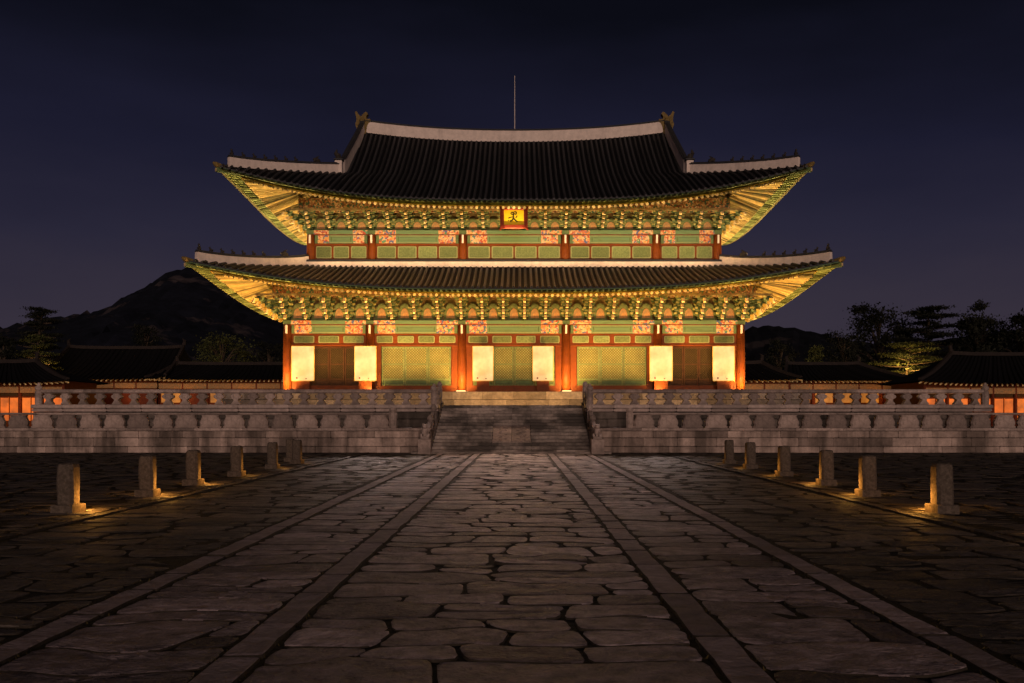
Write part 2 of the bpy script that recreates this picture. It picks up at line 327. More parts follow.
def pave(mb, x0, x1, y0, y1, dep, wid, seed, wob=.01, gap=.02, lift=.004, top=0., far=18, thick=.04, amp=.16):
    """roughly coursed paving: courses of uneven depth whose joints wander, slabs of uneven width with leaning cross joints"""
    r2 = np.random.RandomState(seed); ys = [y0]
    while ys[-1] < y1: ys.append(ys[-1]+r2.uniform(*dep))
    ys[-1] = y1; n = len(ys); KX = np.arange(x0-1, x1+1.8, .38)
    Wv = [r2.normal(0, 1, len(KX)) for _ in ys]
    def row(k, x):
        if k in (0, n-1): return ys[k]
        D = min(ys[k]-ys[k-1], ys[min(k+1,n-1)]-ys[k]); t = (x-KX[0])/.38; i_ = int(t); f = t-i_; f = f*f*(3-2*f); w_ = Wv[k]
        return ys[k]+amp*D*max(-1.7, min(1.7, w_[i_]*(1-f)+w_[min(i_+1,len(w_)-1)]*f))
    for k in range(n-1):
        D = ys[k+1]-ys[k]
        if D < .12: continue
        xs = [x0]
        while xs[-1] < x1: xs.append(xs[-1]+r2.uniform(*wid)*(.75+.5*min(1.2, D/dep[1])))
        if len(xs) > 2 and x1-xs[-2] < wid[0]*.55: xs.pop()
        xs[-1] = x1; sl = [0]+[r2.normal(0, .13)*min(1,D) for _ in xs[1:-1]]+[0]; seg = .09 if ys[k] < 9 else (.13 if ys[k] < far else .25)
        for i_ in range(len(xs)-1):
            a, b, sa, sb = xs[i_], xs[i_+1], sl[i_], sl[i_+1]; rr = r2.rand(); cuts = [(0,1)]
            if D > dep[0]*1.35 and rr < .28: q = r2.uniform(.38,.62); cuts = [(0,q),(q,1)]
            ql, qr = (r2.uniform(-.1,.1), r2.uniform(-.1,.1))
            for ci, (p0, p1) in enumerate(cuts):
                g_ = gap/2*r2.uniform(.7,1.5)
                lx = lambda t: a+sa*(t-.5)+g_; rx = lambda t: b+sb*(t-.5)-g_
                yy = lambda x, t, w_: row(k,x)*(1-t)+row(k+1,x)*t+((x-(a+b)/2)/(b-a)*(ql*2)*D if 0 < t < 1 and w_ else 0)
                P = []
                nx_ = max(2, int((b-a)/seg)); ny_ = max(1, int(D*(p1-p0)/seg))
                for u in np.linspace(0,1,nx_+1)[:-1]: x = lx(p0)*(1-u)+rx(p0)*u; P.append((x, yy(x,p0,1)+g_))
                for u in np.linspace(0,1,ny_+1)[:-1]: t = p0+(p1-p0)*u; x = rx(t); y_ = (yy(x,p0,1)+g_)*(1-u)+(yy(x,p1,1)-g_)*u; P.append((x, y_))
                for u in np.linspace(1,0,nx_+1)[:-1]: x = lx(p1)*(1-u)+rx(p1)*u; P.append((x, yy(x,p1,1)-g_))
                for u in np.linspace(1,0,ny_+1)[:-1]: t = p0+(p1-p0)*u; x = lx(t); y_ = (yy(x,p0,1)+g_)*(1-u)+(yy(x,p1,1)-g_)*u; P.append((x, y_))
                if min(D*(p1-p0), b-a) < .16: continue
                slab(mb, P, r2, top, wob, lift, thick, .011 if ys[k] < far else .014, 9.)
# the royal walk: middle lane, two side lanes, four kerb lines
YE = 41.05
g = MB(); pave(g, -1.38, 1.38, 2.0, YE, (.36,.82), (.5,1.25), 3, lift=.005, top=.004, gap=.012); struct('path', g, ['flagstone','joint_dirt'], smooth=True)
g = MB(); pave(g, -2.94, -1.68, 2.0, YE, (.36,.85), (.5,1.2), 11, top=.0, gap=.013); pave(g, 1.68, 2.94, 2.0, YE, (.36,.85), (.5,1.2), 19, top=.0, gap=.013)
struct('path', g, ['flagstone','joint_dirt'], smooth=True)
g = MB()
for (a, b, sd, tp) in ((-1.66,-1.40,1,.014), (1.40,1.66,2,.014), (-3.2,-2.96,3,.012), (2.96,3.2,4,.012)):
    r2 = np.random.RandomState(sd); y = 2.0
    while y < YE:
        y2 = min(YE, y + r2.uniform(.7, 1.7)); j = r2.normal(0, .006)
        stone(g, [(a+j,y),(b+j,y),(b+j,y2),(a+j,y2)], r2, tp, .006, 8, .006, .004, rc=.1, thick=.08, edge=.015); y = y2
struct('path_kerb', g, ['kerbstone','joint_dirt'], smooth=True)
g = MB()
for sgn in (-1, 1):
    x0, x1 = sorted((sgn*3.26, sgn*6.16)); pave(g, x0, x1, 2.0, YE, (.35,.75), (.45,1.15), 30+sgn, lift=.007, gap=.036, top=-.002, wob=.016)
struct('courtyard_paving', g, ['rough_stone','joint_dirt'], smooth=True)
g = MB()
for sgn in (-1, 1):
    r2 = np.random.RandomState(50+sgn); y = 2.0
    while y < YE:
        y2 = min(YE, y + r2.uniform(.6, 1.3)); a, b = sorted((sgn*6.2, sgn*6.38))
        stone(g, [(a,y),(b,y),(b,y2),(a,y2)], r2, .02, .01, 6, .015, .008, rc=.1, thick=.06, edge=.015); y = y2
struct('courtyard_kerb', g, ['rough_stone','joint_dirt'], smooth=True)
g = MB()
for sgn in (-1, 1):
    x0, x1 = sorted((sgn*6.44, sgn*20)); pave(g, x0, x1, 6.0, YE, (.4,.8), (.5,1.2), 70+sgn, lift=.008, gap=.045, top=-.002, wob=.02, far=12)
    x0, x1 = sorted((sgn*20.05, sgn*40)); pave(g, x0, x1, 16.0, YE, (.5,.9), (.7,1.5), 80+sgn, lift=.008, gap=.05, top=-.002, wob=.02, far=0)
struct('courtyard_paving', g, ['rough_stone','joint_dirt'], smooth=True)
# tufts of dry grass in the joints
r2 = np.random.RandomState(5); g = MB()
for i in range(3600):
    y = 4.5 + 22*r2.rand()**1.6; s_ = r2.choice([-1,1])
    if r2.rand() < .22: x = s_*r2.choice([1.67,1.39,2.95,3.23])+r2.normal(0,.012)
    else: x = s_*r2.uniform(3.3, 11)
    if 1.7 < abs(x) < 2.9: continue
    h = r2.uniform(.008,.028); a = r2.uniform(0,3.14); dx, dy = math.cos(a)*.012, math.sin(a)*.012; lx, ly = r2.normal(0,.025,2)
    g.tone = r2.uniform(-1,1); g.add([(x-dx,y-dy,-.028),(x+dx,y+dy,-.028),(x+lx,y+ly,h-.01)], [(0,1,2)])
mat('dry_grass', (.06,.045,.018), .9, .3, 5, var=.5)
tag(g.build('grass', 'dry_grass'), 'dry tufts of grass growing in the joints of the courtyard paving', 'grass', kind='stuff')

# ================================================================== terrace
def blocks(mb, x0, x1, yf, yb, z0, courses, wr, seed, proud=.012):
    """coursed ashlar: every block a chamfered box, slightly proud or recessed"""
    r2 = np.random.RandomState(seed); z = z0
    for h in courses:
        x = x0
        while x < x1-.02:
            x2 = x + r2.uniform(*wr)
            if x1-x2 < wr[0]*.6: x2 = x1
            mb.tone = float(r2.uniform(-1,1)); mb.cbox(x+.006, x2-.006, yf+r2.uniform(0,proud*1.6), yb, z+.008, z+h-.008, .02); x = x2
        z += h
terr = empty('stone_terrace', (HX, YW, 0)); tag(terr, 'two tiered granite terrace of coursed blocks carrying the big lit hall', 'terrace')
def tp(name, mb, m='granite_wall', par=None, smooth=False):
    o = mb.build(name, m, par or terr, smooth); o.location = (0, -YW, 0) if (par is None or par is terr) else (0,0,0); return o
Z1, Z2, Z3 = 1.07, 2.13, 3.14
YU, YP = 45.0, 59.0
SW = 3.45
for sgn in (-1, 1):
    m_ = MB(); a, b = sorted((sgn*SW, sgn*62)); blocks(m_, a, b, YW, YW+.6, 0, (.28,.37,.30), (.7,1.5), 5+sgn); 
    m_.tone = 0; m_.box(min(a,b)+.01, max(a,b)-.01, YW+.45, YU+.3, .0, Z1-.14)
    tp('lower_wall', m_)
    m_ = MB(); r2 = np.random.RandomState(9+sgn); x = a
    while x < b-.02:
        x2 = min(b, x+r2.uniform(1.2,2.4)); m_.tone = float(r2.uniform(-1,1)); m_.cbox(x+.004, x2-.004, YW-.07, YU+.4, Z1-.12, Z1, .02); x = x2
    tp('coping', m_, 'granite')
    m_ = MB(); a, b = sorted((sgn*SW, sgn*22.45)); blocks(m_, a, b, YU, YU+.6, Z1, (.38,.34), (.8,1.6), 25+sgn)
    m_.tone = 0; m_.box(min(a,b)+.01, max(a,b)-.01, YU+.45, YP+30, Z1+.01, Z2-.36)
    tp('upper_wall', m_, 'granite_shaded')
    m_ = MB(); x = a
    while x < b-.02:
        x2 = min(b, x+r2.uniform(1.2,2.6)); 
        if b-x2 < .5: x2 = b
        m_.tone = float(r2.uniform(-1,1)); m_.cbox(x+.003, x2-.003, YU-.24, YU+1.0, Z2-.19, Z2, .045)
        m_.cbox(x+.003, x2-.003, YU-.13, YU+1.0, Z2-.34, Z2-.192, .05); x = x2
    tp('coping', m_, 'granite_pale')
m_ = MB(); m_.box(-22.44, 22.44, YU+2.6, YP+30, Z1+.02, Z2-.004); tp('terrace_floor', m_, 'granite')
m_ = MB(); blocks(m_, -18.2, 18.2, YP, YP+.7, Z2, (.5,), (1.0,2.0), 41); blocks(m_, -18.3, 18.3, YP-.06, YP+.8, Z2+.5, (.5,), (1.4,2.4), 42)
m_.tone = 0; m_.box(-18.1, 18.1, YP+.6, 88.6, Z2+.01, Z3-.004); tp('hall_platform', m_, 'granite_warm')

# ------------------------------------------------------------------ staircase
st = empty('staircase', (HX, YW, 0)); tag(st, 'wide granite staircase with weathered steps and a carved ramp slab, below the hall', 'stairs')
NS = 15; yb = 40.75; run = 6.9/NS; prev = None
for k in range(NS):
    z0 = k*Z2/NS; z1 = (k+1)*Z2/NS; y0 = yb + k*run; m_ = MB(); r2 = np.random.RandomState(k+300)
    x = -SW+.04
    segs = [x]
    if k < 9: segs += [-2.3+r2.uniform(-.5,.5), -.86, .86, 2.2+r2.uniform(-.5,.5)]
    else: segs += [-1.9+r2.uniform(-.5,.5), -.86, 0, .86, 2.0+r2.uniform(-.5,.5)]
    segs.append(SW-.04)
    for i in range(len(segs)-1):
        if 3 <= k < 8 and segs[i] == -.86: 
            m_.tone = 0; m_.box(-.85, .85, y0+.25, y0+run+.3, max(0, z0-.1), z1-.02); continue
        m_.tone = float(r2.uniform(-1,1)); m_.cbox(segs[i]+.003, segs[i+1]-.003, y0-.03+r2.uniform(0,.01), y0+run+.3, z0, z1, .02)
    o = m_.build('step', 'granite_step', st); o.location = (0, -YW, 0)
# carved ramp slab in the middle of the lower flight
m_ = MB(); a = (yb+3*run-.02, 3*Z2/NS+.0); b = (yb+8*run-.05, 8*Z2/NS-.02)
for (t0, t1, x0, x1) in ((0,.5,-.84,-.01),(0,.5,.01,.84),(.51,1,-.84,-.01),(.51,1,.01,.84)):
    p = lambda t, d: (a[0]+(b[0]-a[0])*t, a[1]+(b[1]-a[1])*t+d)
    m_.tone = T(); m_.prism([p(t0,-.1), p(t1,-.1), p(t1,.05), p(t0,.05)][::-1], x0, x1)
    for q in range(6):
        tt = t0+.04+(t1-t0-.08)*q/5; xc = (x0+x1)/2+.16*math.sin(q*2.1+x0*3); c0 = p(tt, .05)
        m_.lathe([(.10,c0[1]-.05),(.09,c0[1]-.002),(.05,c0[1]+.010)], 8, xc, c0[0])
o = m_.build('ramp_slab', 'granite', st); o.location = (0,-YW,0)
m_ = MB(); m_.cbox(-SW-.75, SW+.75, yb-.55, yb+.3, -.02, .07, .02); o = m_.build('landing_stone', 'granite_step', st); o.location = (0,-YW,0)
for sgn in (-1,1):
    m_ = MB(); x0, x1 = sorted((sgn*(SW-.02), sgn*(SW+.34)))
    m_.prism([(yb-.25,.0),(yb+7.4,.0),(yb+7.4,Z2+.16),(yb+7.0,Z2+.16),(yb-.1,.2),(yb-.25,.12)][::-1], x0, x1)
    o = m_.build('stair_cheek', 'granite_step', st); o.location = (0,-YW,0)

# ------------------------------------------------------------------ balustrades
def lotus_baluster(h, w_, seed, squat=False):
    m_ = MB(); r2 = np.random.RandomState(seed)
    if squat:
        prof = [(.52,0),(.52,.12*h),(.47,.18*h),(.50,.34*h),(.50,.48*h),(.46,.62*h),(.41,.78*h),(.39,.88*h),(.43,h)]
    else:
        prof = [(.44,0),(.46,.10*h),(.34,.20*h),(.24,.34*h),(.22,.42*h),(.30,.50*h),(.50,.60*h),(.56,.72*h),(.50,.84*h),(.34,.90*h),(.40,h)]
    P = [(-r*w_, z) for r, z in prof] + [(r*w_, z) for r, z in reversed(prof)]
    n = len(P)
    for (ins, y) in ((.80,-.14),(1,-.09),(1,.09),(.80,.14)): pass
    vs = []; 
    for (sc, y) in ((.84,-.15),(1,-.08),(1,.08),(.84,.15)):
        vs += [(px*sc, y, h/2+(pz-h/2)*(1 if sc==1 else .97)) for px, pz in P]
    fs = [tuple(range(n)), tuple(range(3*n,4*n))[::-1]]
    for k in range(3):
        for i in range(n): j = (i+1)%n; fs.append((k*n+j, k*n+i, (k+1)*n+i, (k+1)*n+j))
    m_.tone = r2.uniform(-1,1); m_.add(vs, fs)
    if not squat:   # carved leaf ribs
        for q in (-.25, 0, .25): m_.box(q*w_-.02, q*w_+.02, -.165, -.13, .60*h, .84*h)
    else:
        m_.box(-.3*w_, .3*w_, -.17, -.14, .22*h, .46*h)
    return m_
def balustrade(x0, x1, y, z, label, sp, hb, hr, squat, end_posts, w_, group):
    root = empty('stone_balustrade', ((x0+x1)/2+HX, y, z)); tag(root, label, 'balustrade', group); cx = (x0+x1)/2
    n = max(1, round((x1-x0)/sp)); d = (x1-x0)/n
    protos = [lotus_baluster(hb, w_, 900+q, squat) for q in range(3)]; meshes = []
    for i in range(n):
        k = i % 3; x = x0 + d*(i+.5) - cx
        if i < 3: o = protos[k].build('baluster', 'granite', root); meshes.append(o)
        else: o = meshes[rnd.randrange(3)].copy(); C.objects.link(o)
        o.location = (x + rnd.uniform(-.015,.015), rnd.uniform(-.01,.01), 0); o.rotation_euler = (0,0,rnd.uniform(-.05,.05)); o.scale = (rnd.uniform(.93,1.07), 1, 1)
    m_ = MB(); x = x0-cx
    while x < x1-cx-.02:
        x2 = x+rnd.uniform(1.6,2.4)
        if x1-cx-x2 < .6: x2 = x1-cx
        m_.tone = T(); q = hr/2
        P = [(q*1.15*math.cos(a), hb+q+q*math.sin(a)) for a in [R(22.5+45*i) for i in range(8)]]
        m_.prism(P[::-1], x+.003, x2-.003); x = x2
    m_.build('rail', 'granite', root)
    for (px, hp) in end_posts:
        m_ = MB(); m_.tone = T(); m_.lathe([(.17,0),(.17,hb+.08),(.13,hb+.12),(.17,hb+.2),(.17,hb+.3),(.09,hp-.12),(.05,hp)], 8, px-cx, 0, sq=False)
        m_.build('post', 'granite', root)
    return root
GB = 'granite balustrades along the terrace edges'
for sgn, side in ((-1,'left'), (1,'right')):
    a, b = sorted((sgn*3.75, sgn*22.1))
    balustrade(a, b, YU+.05, Z2, 'openwork granite balustrade with lotus shaped balusters on the upper terrace, %s of the stairs' % side, .80, .52, .20, False, [(sgn*22.2,1.02),(sgn*3.65,.98)], .50, GB)
    a, b = sorted((sgn*5.2, sgn*60))
    balustrade(a, b, YW+.28, Z1, 'squat granite balustrade on the lower terrace wall, %s of the stairs' % side, 1.03, .56, .10, True, [(sgn*5.1,.66)], .90, GB)
# stair parapets: sloping rail on posts, small guardian beasts
def beast():
    m_ = MB(); m_.cbox(-.17,.17,-.2,.22,0,.08,.02)
    m_.tube([(0,.14,.08),(0,.12,.24),(0,.0,.38),(0,-.06,.47)], [.13,.15,.12,.09], 10)
    m_.tube([(0,-.0,.45),(0,-.08,.52),(0,-.17,.52),(0,-.22,.49)], [.09,.115,.08,.04], 10)
    for s_ in (-1,1):
        m_.tube([(s_*.07,-.05,.34),(s_*.08,-.13,.2),(s_*.08,-.15,.08)], [.055,.04,.05], 7)
        m_.tube([(s_*.1,.12,.2),(s_*.14,.0,.16),(s_*.13,-.04,.08)], [.08,.07,.05], 7)
        m_.tube([(s_*.07,-.05,.58),(s_*.085,-.03,.65)], [.035,.012], 6)
    m_.tube([(0,.22,.12),(0,.27,.26),(0,.22,.36)], [.04,.05,.02], 7)
    return m_
for sgn, side in ((-1,'left'), (1,'right')):
    root = empty('stair_parapet', (HX+sgn*(SW+.16), YW, 0)); tag(root, 'sloping granite parapet with posts up the %s side of the stairs' % side, 'parapet', 'parapets of the main stairs')
    sl = (Z2+.16-.2)/7.1
    zf = lambda y: .2 + (y-(yb-.1))*sl
    ys = [yb+.15, yb+1.9, yb+3.6, yb+5.3, yb+6.9]
    for i, y in enumerate(ys):
        m_ = MB(); m_.tone = T(); h = .86 if i < 4 else 1.05; zz = zf(y)
        m_.lathe([(.14,zz-.1),(.14,zz+h-.32),(.10,zz+h-.27),(.15,zz+h-.2),(.12,zz+h-.08),(.04,zz+h)], 8, 0, y-YW)
        m_.build('post', 'granite', root)
    for i in range(4):
        y0, y1 = ys[i]+.12, ys[i+1]-.12; m_ = MB(); m_.tone = T()
        m_.bar((0,y0-YW,zf(y0)+.52),(0,y1-YW,zf(y1)+.52), .16, .15); m_.build('rail', 'granite', root)
        m_ = MB(); m_.tone = T(); m_.prism([(y0-YW,zf(y0)-.03),(y1-YW,zf(y1)-.03),(y1-YW,zf(y1)+.2),(y0-YW,zf(y0)+.2)][::-1], -.08, .08)
        ym = (y0+y1)/2; m_.lathe([(.12,zf(ym)+.15),(.08,zf(ym)+.27),(.15,zf(ym)+.37),(.1,zf(ym)+.5)], 8, 0, ym-YW); m_.build('panel', 'granite', root)
    b_ = beast().build('guardian_statue', 'granite_pale', smooth=True, loc=(HX+sgn*(SW+.16), yb-.45, .07))
    tag(b_, 'small seated stone beast at the foot of the %s stair parapet' % side, 'statue', 'stone beasts at the foot of the stairs')
    m_ = MB(); m_.cbox(-.26,.26,-.3,.3,-.07,.62,.03)
    b_.location = (HX+sgn*(SW+.16), yb-.55, .62)
    p_ = m_.build('statue_pedestal', 'granite', loc=(HX+sgn*(SW+.16), yb-.55, .0)); tag(p_, 'square granite block under the stone beast on the %s of the stairs' % side, 'pedestal', 'pedestals at the foot of the stairs')

# ================================================================== the hall
CYH = 73.7
hall = empty('palace_hall', (HX, CYH, 0)); tag(hall, 'great two roofed wooden palace hall floodlit gold, green painted eaves, red columns', 'palace hall')
def hp(name, mb, m, par=None, smooth=False):          # coordinates: x from hall axis, y world
    o = mb.build(name, m, par or hall, smooth)
    if par is None: o.location = (0, -CYH, 0)
    return o
class Roof:
    """hipped (lower) or hip-and-gable (upper) roof as functions of slope parameter v and position along the side"""
    def __init__(s, A0, A1, B0, B1, z0, rise, c1, lift, out, vg=1.0, Ag=None, ridge_up=0, side_up=.0):
        s.A0,s.A1,s.B0,s.B1,s.z0,s.rise,s.c1,s.lift,s.out,s.vg,s.Ag,s.ru,s.su = A0,A1,B0,B1,z0,rise,c1,lift,out,vg,Ag,ridge_up,side_up
    def A(s, v):
        if v <= s.vg: return s.A0 + (s.A1-s.A0)*v/s.vg
        return s.A1 + (s.Ag-s.A1)*(v-s.vg)/(1-s.vg)
    def B(s, v): return s.B0 + (s.B1-s.B0)*v
    def zp(s, v): return s.z0 + s.rise*(s.c1*v + (1-s.c1)*v*v)
    def pt(s, side, u, v, dz=0., sy=-1):
        """side 'f': u = x on the front slope; 'l'/'r': u = y offset from the centre on the end slope"""
        A, B = s.A(v), s.B(v); k = max(0, 1-v/s.vg) if side != 'f' or True else 1
        if side == 'f':
            tx = min(1, abs(u)/A); ty = 1.; x, y = u, sy*B; t = tx
        else:
            ty = min(1, abs(u)/B); tx = 1.; x, y = (-A if side == 'l' else A), u; t = ty
        p = 3.0 if side == 'f' else 2.2
        z = s.zp(v) + s.lift*t**p*k**(.8 if s.ru else 1.0) + (s.su*(1-t*t)*k if side != 'f' else 0)
        if s.ru: z += s.ru*(min(1,abs(x)/s.Ag))**2.2*v**3 
        ox, oy = s.out*ty**3*tx**6*k**1.5, s.out*tx**3*ty**6*k**1.5
        if side == 'f': ox = s.out*tx**6*k**1.5; oy = s.out*tx**3*k**1.5
        else: oy = s.out*ty**6*k**1.5; ox = s.out*ty**3*k**1.5
        x += math.copysign(ox, x) if x else 0; y += math.copysign(oy, y)
        return (x, CYH+y, z+dz)
LOW = Roof(19.05, 13.85, 14.7, 8.5, 9.50, 2.35, .75, 1.60, .85, side_up=.0)
UP = Roof(17.8, 12.0, 12.5, 0, 15.46, 7.30, .74, 1.95, .9, vg=.47, Ag=11.6, ridge_up=.75, side_up=.45)

def roof_tiles(rf, name, par, gable):
    m_ = MB(); NV = 14
    # bed surface, front and back
    for sy in (-1, 1):
        rows = []
        for j in range(NV+1):
            v = j/NV; A = rf.A(v); rows.append([rf.pt('f', A*(i/24-1), v, -.05, sy) for i in range(49)])
        m_.grid(rows if sy < 0 else [r[::-1] for r in rows])
    for side in ('l','r'):
        rows = []
        for j in range(NV+1):
            v = rf.vg*j/NV; B = rf.B(v); rows.append([rf.pt(side, B*(i/12-1), v, -.05) for i in range(25)])
        m_.grid(rows[::-1] if side == 'r' else rows)
    # rounded cover-tile ribs
    m_.m = [1]*len(m_.m)
    rr = .09; sp = .365; ARC = [(-rr,0),(-rr*.8,rr*1.1),(0,rr*1.75),(rr*.8,rr*1.1),(rr,0)]
    def rib(fn, vm, axis, nseg):
        m_.tone = T(); vs = []; fs = []
        for j in range(nseg+1):
            v = -.012 + (vm+.012)*j/nseg; p = fn(max(v,0)) 
            if v < 0: q = fn(.02); p = tuple(p[i]-(q[i]-p[i])*.6 for i in range(3))
            for (a, h) in ARC: vs.append((p[0]+(a if axis == 'x' else 0), p[1]+(a if axis == 'y' else 0), p[2]-.03+h))
        for j in range(nseg):
            for k in range(4): fs.append((j*5+k, j*5+k+1, j*5+k+6, j*5+k+5))
        fs.append((0,1,2,3,4)); m_.add(vs, fs)
    n = int(rf.A0/sp)
    for sy in (-1,1):
        for i in range(-n-2, n+3):
            x = i*sp+rnd.uniform(-.014,.014)
            if abs(x) > rf.A(0)+rf.out*.6: continue
            # fan the last ribs with the swept-out corner
            vm = 1.0
            if abs(x) >= rf.A(1 if rf.vg == 1 else .999) :
                if rf.vg == 1: vm = (rf.A0-abs(x))/(rf.A0-rf.A1)
                else:
                    if abs(x) > rf.A(rf.vg): vm = rf.vg*(rf.A0-abs(x))/(rf.A0-rf.A1)
                    else: vm = rf.vg + (1-rf.vg)*(rf.A1-abs(x))/(rf.A1-rf.Ag)
            if vm < .02: continue
            rib(lambda v, x=x: rf.pt('f', x, v, 0, sy), min(vm,1), 'x', 4 if vm < .25 else (14 if rf.vg < 1 else 8))
    for side in ('l','r'):
        n = int(rf.B0/sp)
        for i in range(-n, n+1):
            y = i*sp; vm = rf.vg*min(1, (rf.B0-abs(y))/(rf.B0-rf.B(rf.vg)))
            if vm < .02: continue
            rib(lambda v, y=y: rf.pt(side, y, v), vm, 'y', 6)
    # dark lip of the drip tiles
    m_.tone = -.5
    def lip(P):
        rows = [[(p[0],p[1],p[2]+.0) for p in P], [(p[0],p[1],p[2]-.07) for p in P]]; m_.grid(rows)
    E = [rf.pt('f', rf.A0*(i/40-1), 0) for i in range(81)]; lip(E)
    lip([rf.pt('f', rf.A0*(i/40-1), 0, 0, 1) for i in range(81)])
    for side in ('l','r'): lip([rf.pt(side, rf.B0*(i/20-1), 0) for i in range(41)])
    if gable:
        for s_ in (-1,1):
            x = s_*(rf.Ag-.25); P = []
            for sy in (-1,1):
                vs_ = [rf.vg+(1-rf.vg)*j/6 for j in range(7)]
                q = [(x, CYH+sy*rf.B(v), rf.pt('f', x, v)[2]-.08) for v in vs_]
                P += q if sy < 0 else q[::-1][1:]
            m_.add(P, [tuple(range(len(P)))])
    return hp(name, m_, ['tile','tile_dark'], par)
def ribbon(m_, P, hs, th, tone=0.):
    """upright band along points P (bottom centre), heights hs, thickness th"""
    m_.tone = tone; P = [np.array(p, float) for p in P]; vs = []; n = len(P)
    for i in range(n):
        d = P[min(i+1,n-1)]-P[max(i-1,0)]; d[2] = 0; d /= np.linalg.norm(d); u = np.array((-d[1], d[0], 0))*th/2
        for q in (P[i]+u, P[i]-u): vs.append(q)
        for q in (P[i]-u*.9+np.array((0,0,hs[i])), P[i]+u*.9+np.array((0,0,hs[i]))): vs.append(q)
    fs = [(0,1,2,3), tuple((n-1)*4+k for k in (3,2,1,0))]
    for i in range(n-1):
        for k in range(4): a = i*4+k; b = i*4+(k+1)%4; fs.append((a, a+4, b+4, b))
    m_.add(vs, fs)
def ridge(P, hs, th, par, lab=None):
    m_ = MB(); ribbon(m_, P, hs, th); o = hp('ridge_band', m_, 'plaster', par)
    c = MB(); cap = [(p[0],p[1],p[2]+h+.002) for p, h in zip(P, hs)]; ribbon(c, cap, [.08]*len(P), th*1.2)
    ribbon(c, [(p[0],p[1],p[2]+.09) for p in cap], [.06]*len(P), th*.6)
    hp('ridge_cap', c, 'tile', par); return cap

def figure(kind):
    m_ = MB()
    if kind == 0:   # seated rider figure
        m_.tube([(0,0,0),(0,0,.12),(0,-.01,.24)], [.09,.10,.06], 8); m_.tube([(0,-.01,.24),(0,-.03,.31),(0,-.03,.37)], [.055,.065,.02], 8)
        for s_ in (-1,1): m_.tube([(s_*.06,0,.2),(s_*.09,-.08,.12),(s_*.03,-.11,.1)], [.03,.028,.025], 6)
    else:           # crouching animal
        m_.tube([(0,.1,.05),(0,.06,.15),(0,-.04,.22),(0,-.08,.28)], [.07,.085,.06,.05], 8); m_.tube([(0,-.06,.28),(0,-.13,.3),(0,-.17,.27)], [.06,.05,.02], 8)
        for s_ in (-1,1): m_.tube([(s_*.04,-.06,.2),(s_*.05,-.09,0)], [.03,.03], 6); m_.tube([(s_*.03,-.06,.32),(s_*.045,-.04,.39)], [.022,.006], 5)
        m_.tube([(0,.12,.05),(0,.17,.16),(0,.14,.22)], [.03,.03,.012], 6)
    return m_
def dragon_head():
    m_ = MB(); m_.tube([(0,.3,.0),(0,.15,.22),(0,-.08,.3),(0,-.32,.24)], [.14,.2,.17,.08], 8)
    m_.tube([(0,-.05,.2),(0,-.28,.1)], [.1,.05], 7)
    for s_ in (-1,1):
        m_.tube([(s_*.1,.0,.42),(s_*.14,.12,.55),(s_*.1,.22,.62)], [.05,.035,.01], 6); m_.tube([(s_*.12,-.1,.38),(s_*.14,-.12,.44)], [.05,.03], 6)
    return m_
FIG = {}
def put(kind, loc, rz, par, name, m, sc=1.):
    if kind not in FIG:
        mb = dragon_head() if kind == 'dragon' else figure(kind); o = mb.build(name, m, par, True); FIG[kind] = o
    else:
        o = FIG[kind].copy(); C.objects.link(o); o.parent = par
    o.location = loc; o.rotation_euler = (0,0,rz); o.scale = (sc,)*3
    return o
def hip(rf, v0, v1, h0, h1, par, nfig, sc=1.):
    for sx_ in (-1,1):
        for sy in (-1,1):
            P = []; hs = []; n = 12
            for j in range(n+1):
                v = v0 + (v1-v0)*j/n; p = rf.pt('f', sx_*rf.A(v), v, -.06, sy); P.append(p); hs.append(h0+(h1-h0)*j/n + .10*(abs(j/n-.5)*2)**3)
            cap = ridge(P, hs, .30, par)
            if sy < 0:
                rz = math.atan2(sx_, 1)*1.0
                for q in range(nfig):
                    f = (.3+q*(n*.62)/(nfig)) ; i = int(f); t = f-i; a, b = cap[i], cap[i+1]
                    p = [a[k]*(1-t)+b[k]*t for k in range(3)]
                    put(0 if q == 0 else 1, (p[0], p[1]-0, p[2]+.13), R(45)*sx_, par, 'roof_figure', 'figure_clay', (1.15 if q == 0 else .85)*sc)
                i = int(n*.76); p = cap[i]; put('dragon', (p[0],p[1],p[2]+.08), R(45)*sx_, par, 'dragon_head', 'figure_clay', .8*sc)
                p = rf.pt('f', sx_*rf.A(0), 0, .02, sy)
                m_ = MB(); d = np.array((sx_, -1, .25))/1.4; a = np.array(p)
                m_.tube([a-d*.5, a+d*.02, a+d*.2+np.array((0,0,.06))], [.16,.17,.07], 8); hp('corner_spout', m_, 'bronze', par)
FIGPAR = None
# --- roofs
lroof = roof_tiles(LOW, 'lower_roof', None, False)
uroof = roof_tiles(UP, 'upper_roof', None, True)
def chp(name, mb, m, par, smooth=False): return mb.build(name, m, par, smooth)
_hp = hp
def hp(name, mb, m, par=None, smooth=False):
    o = mb.build(name, m, par or hall, smooth)
    o.location = (0, -CYH, 0) if par is None else (0,0,0)
    return o
hip(LOW, .075, .985, .50, .60, lroof, 7)
hip(UP, .04, UP.vg*.985, .52, .62, uroof, 7)
# white band where the lower roof meets the upper wall
YF2 = 65.2; YF1 = 63.2
P = [(x, YF2-.38, LOW.zp(.97)-.08) for x in np.linspace(-14.0, 14.0, 15)]; ridge(P, [.36]*15, .26, lroof)
for s_ in (-1,1):
    P = [(s_*14.25, y, LOW.zp(.98)-.1) for y in np.linspace(YF2-.4, 2*CYH-YF2+.4, 9)]; ridge(P, [.36]*9, .26, lroof)
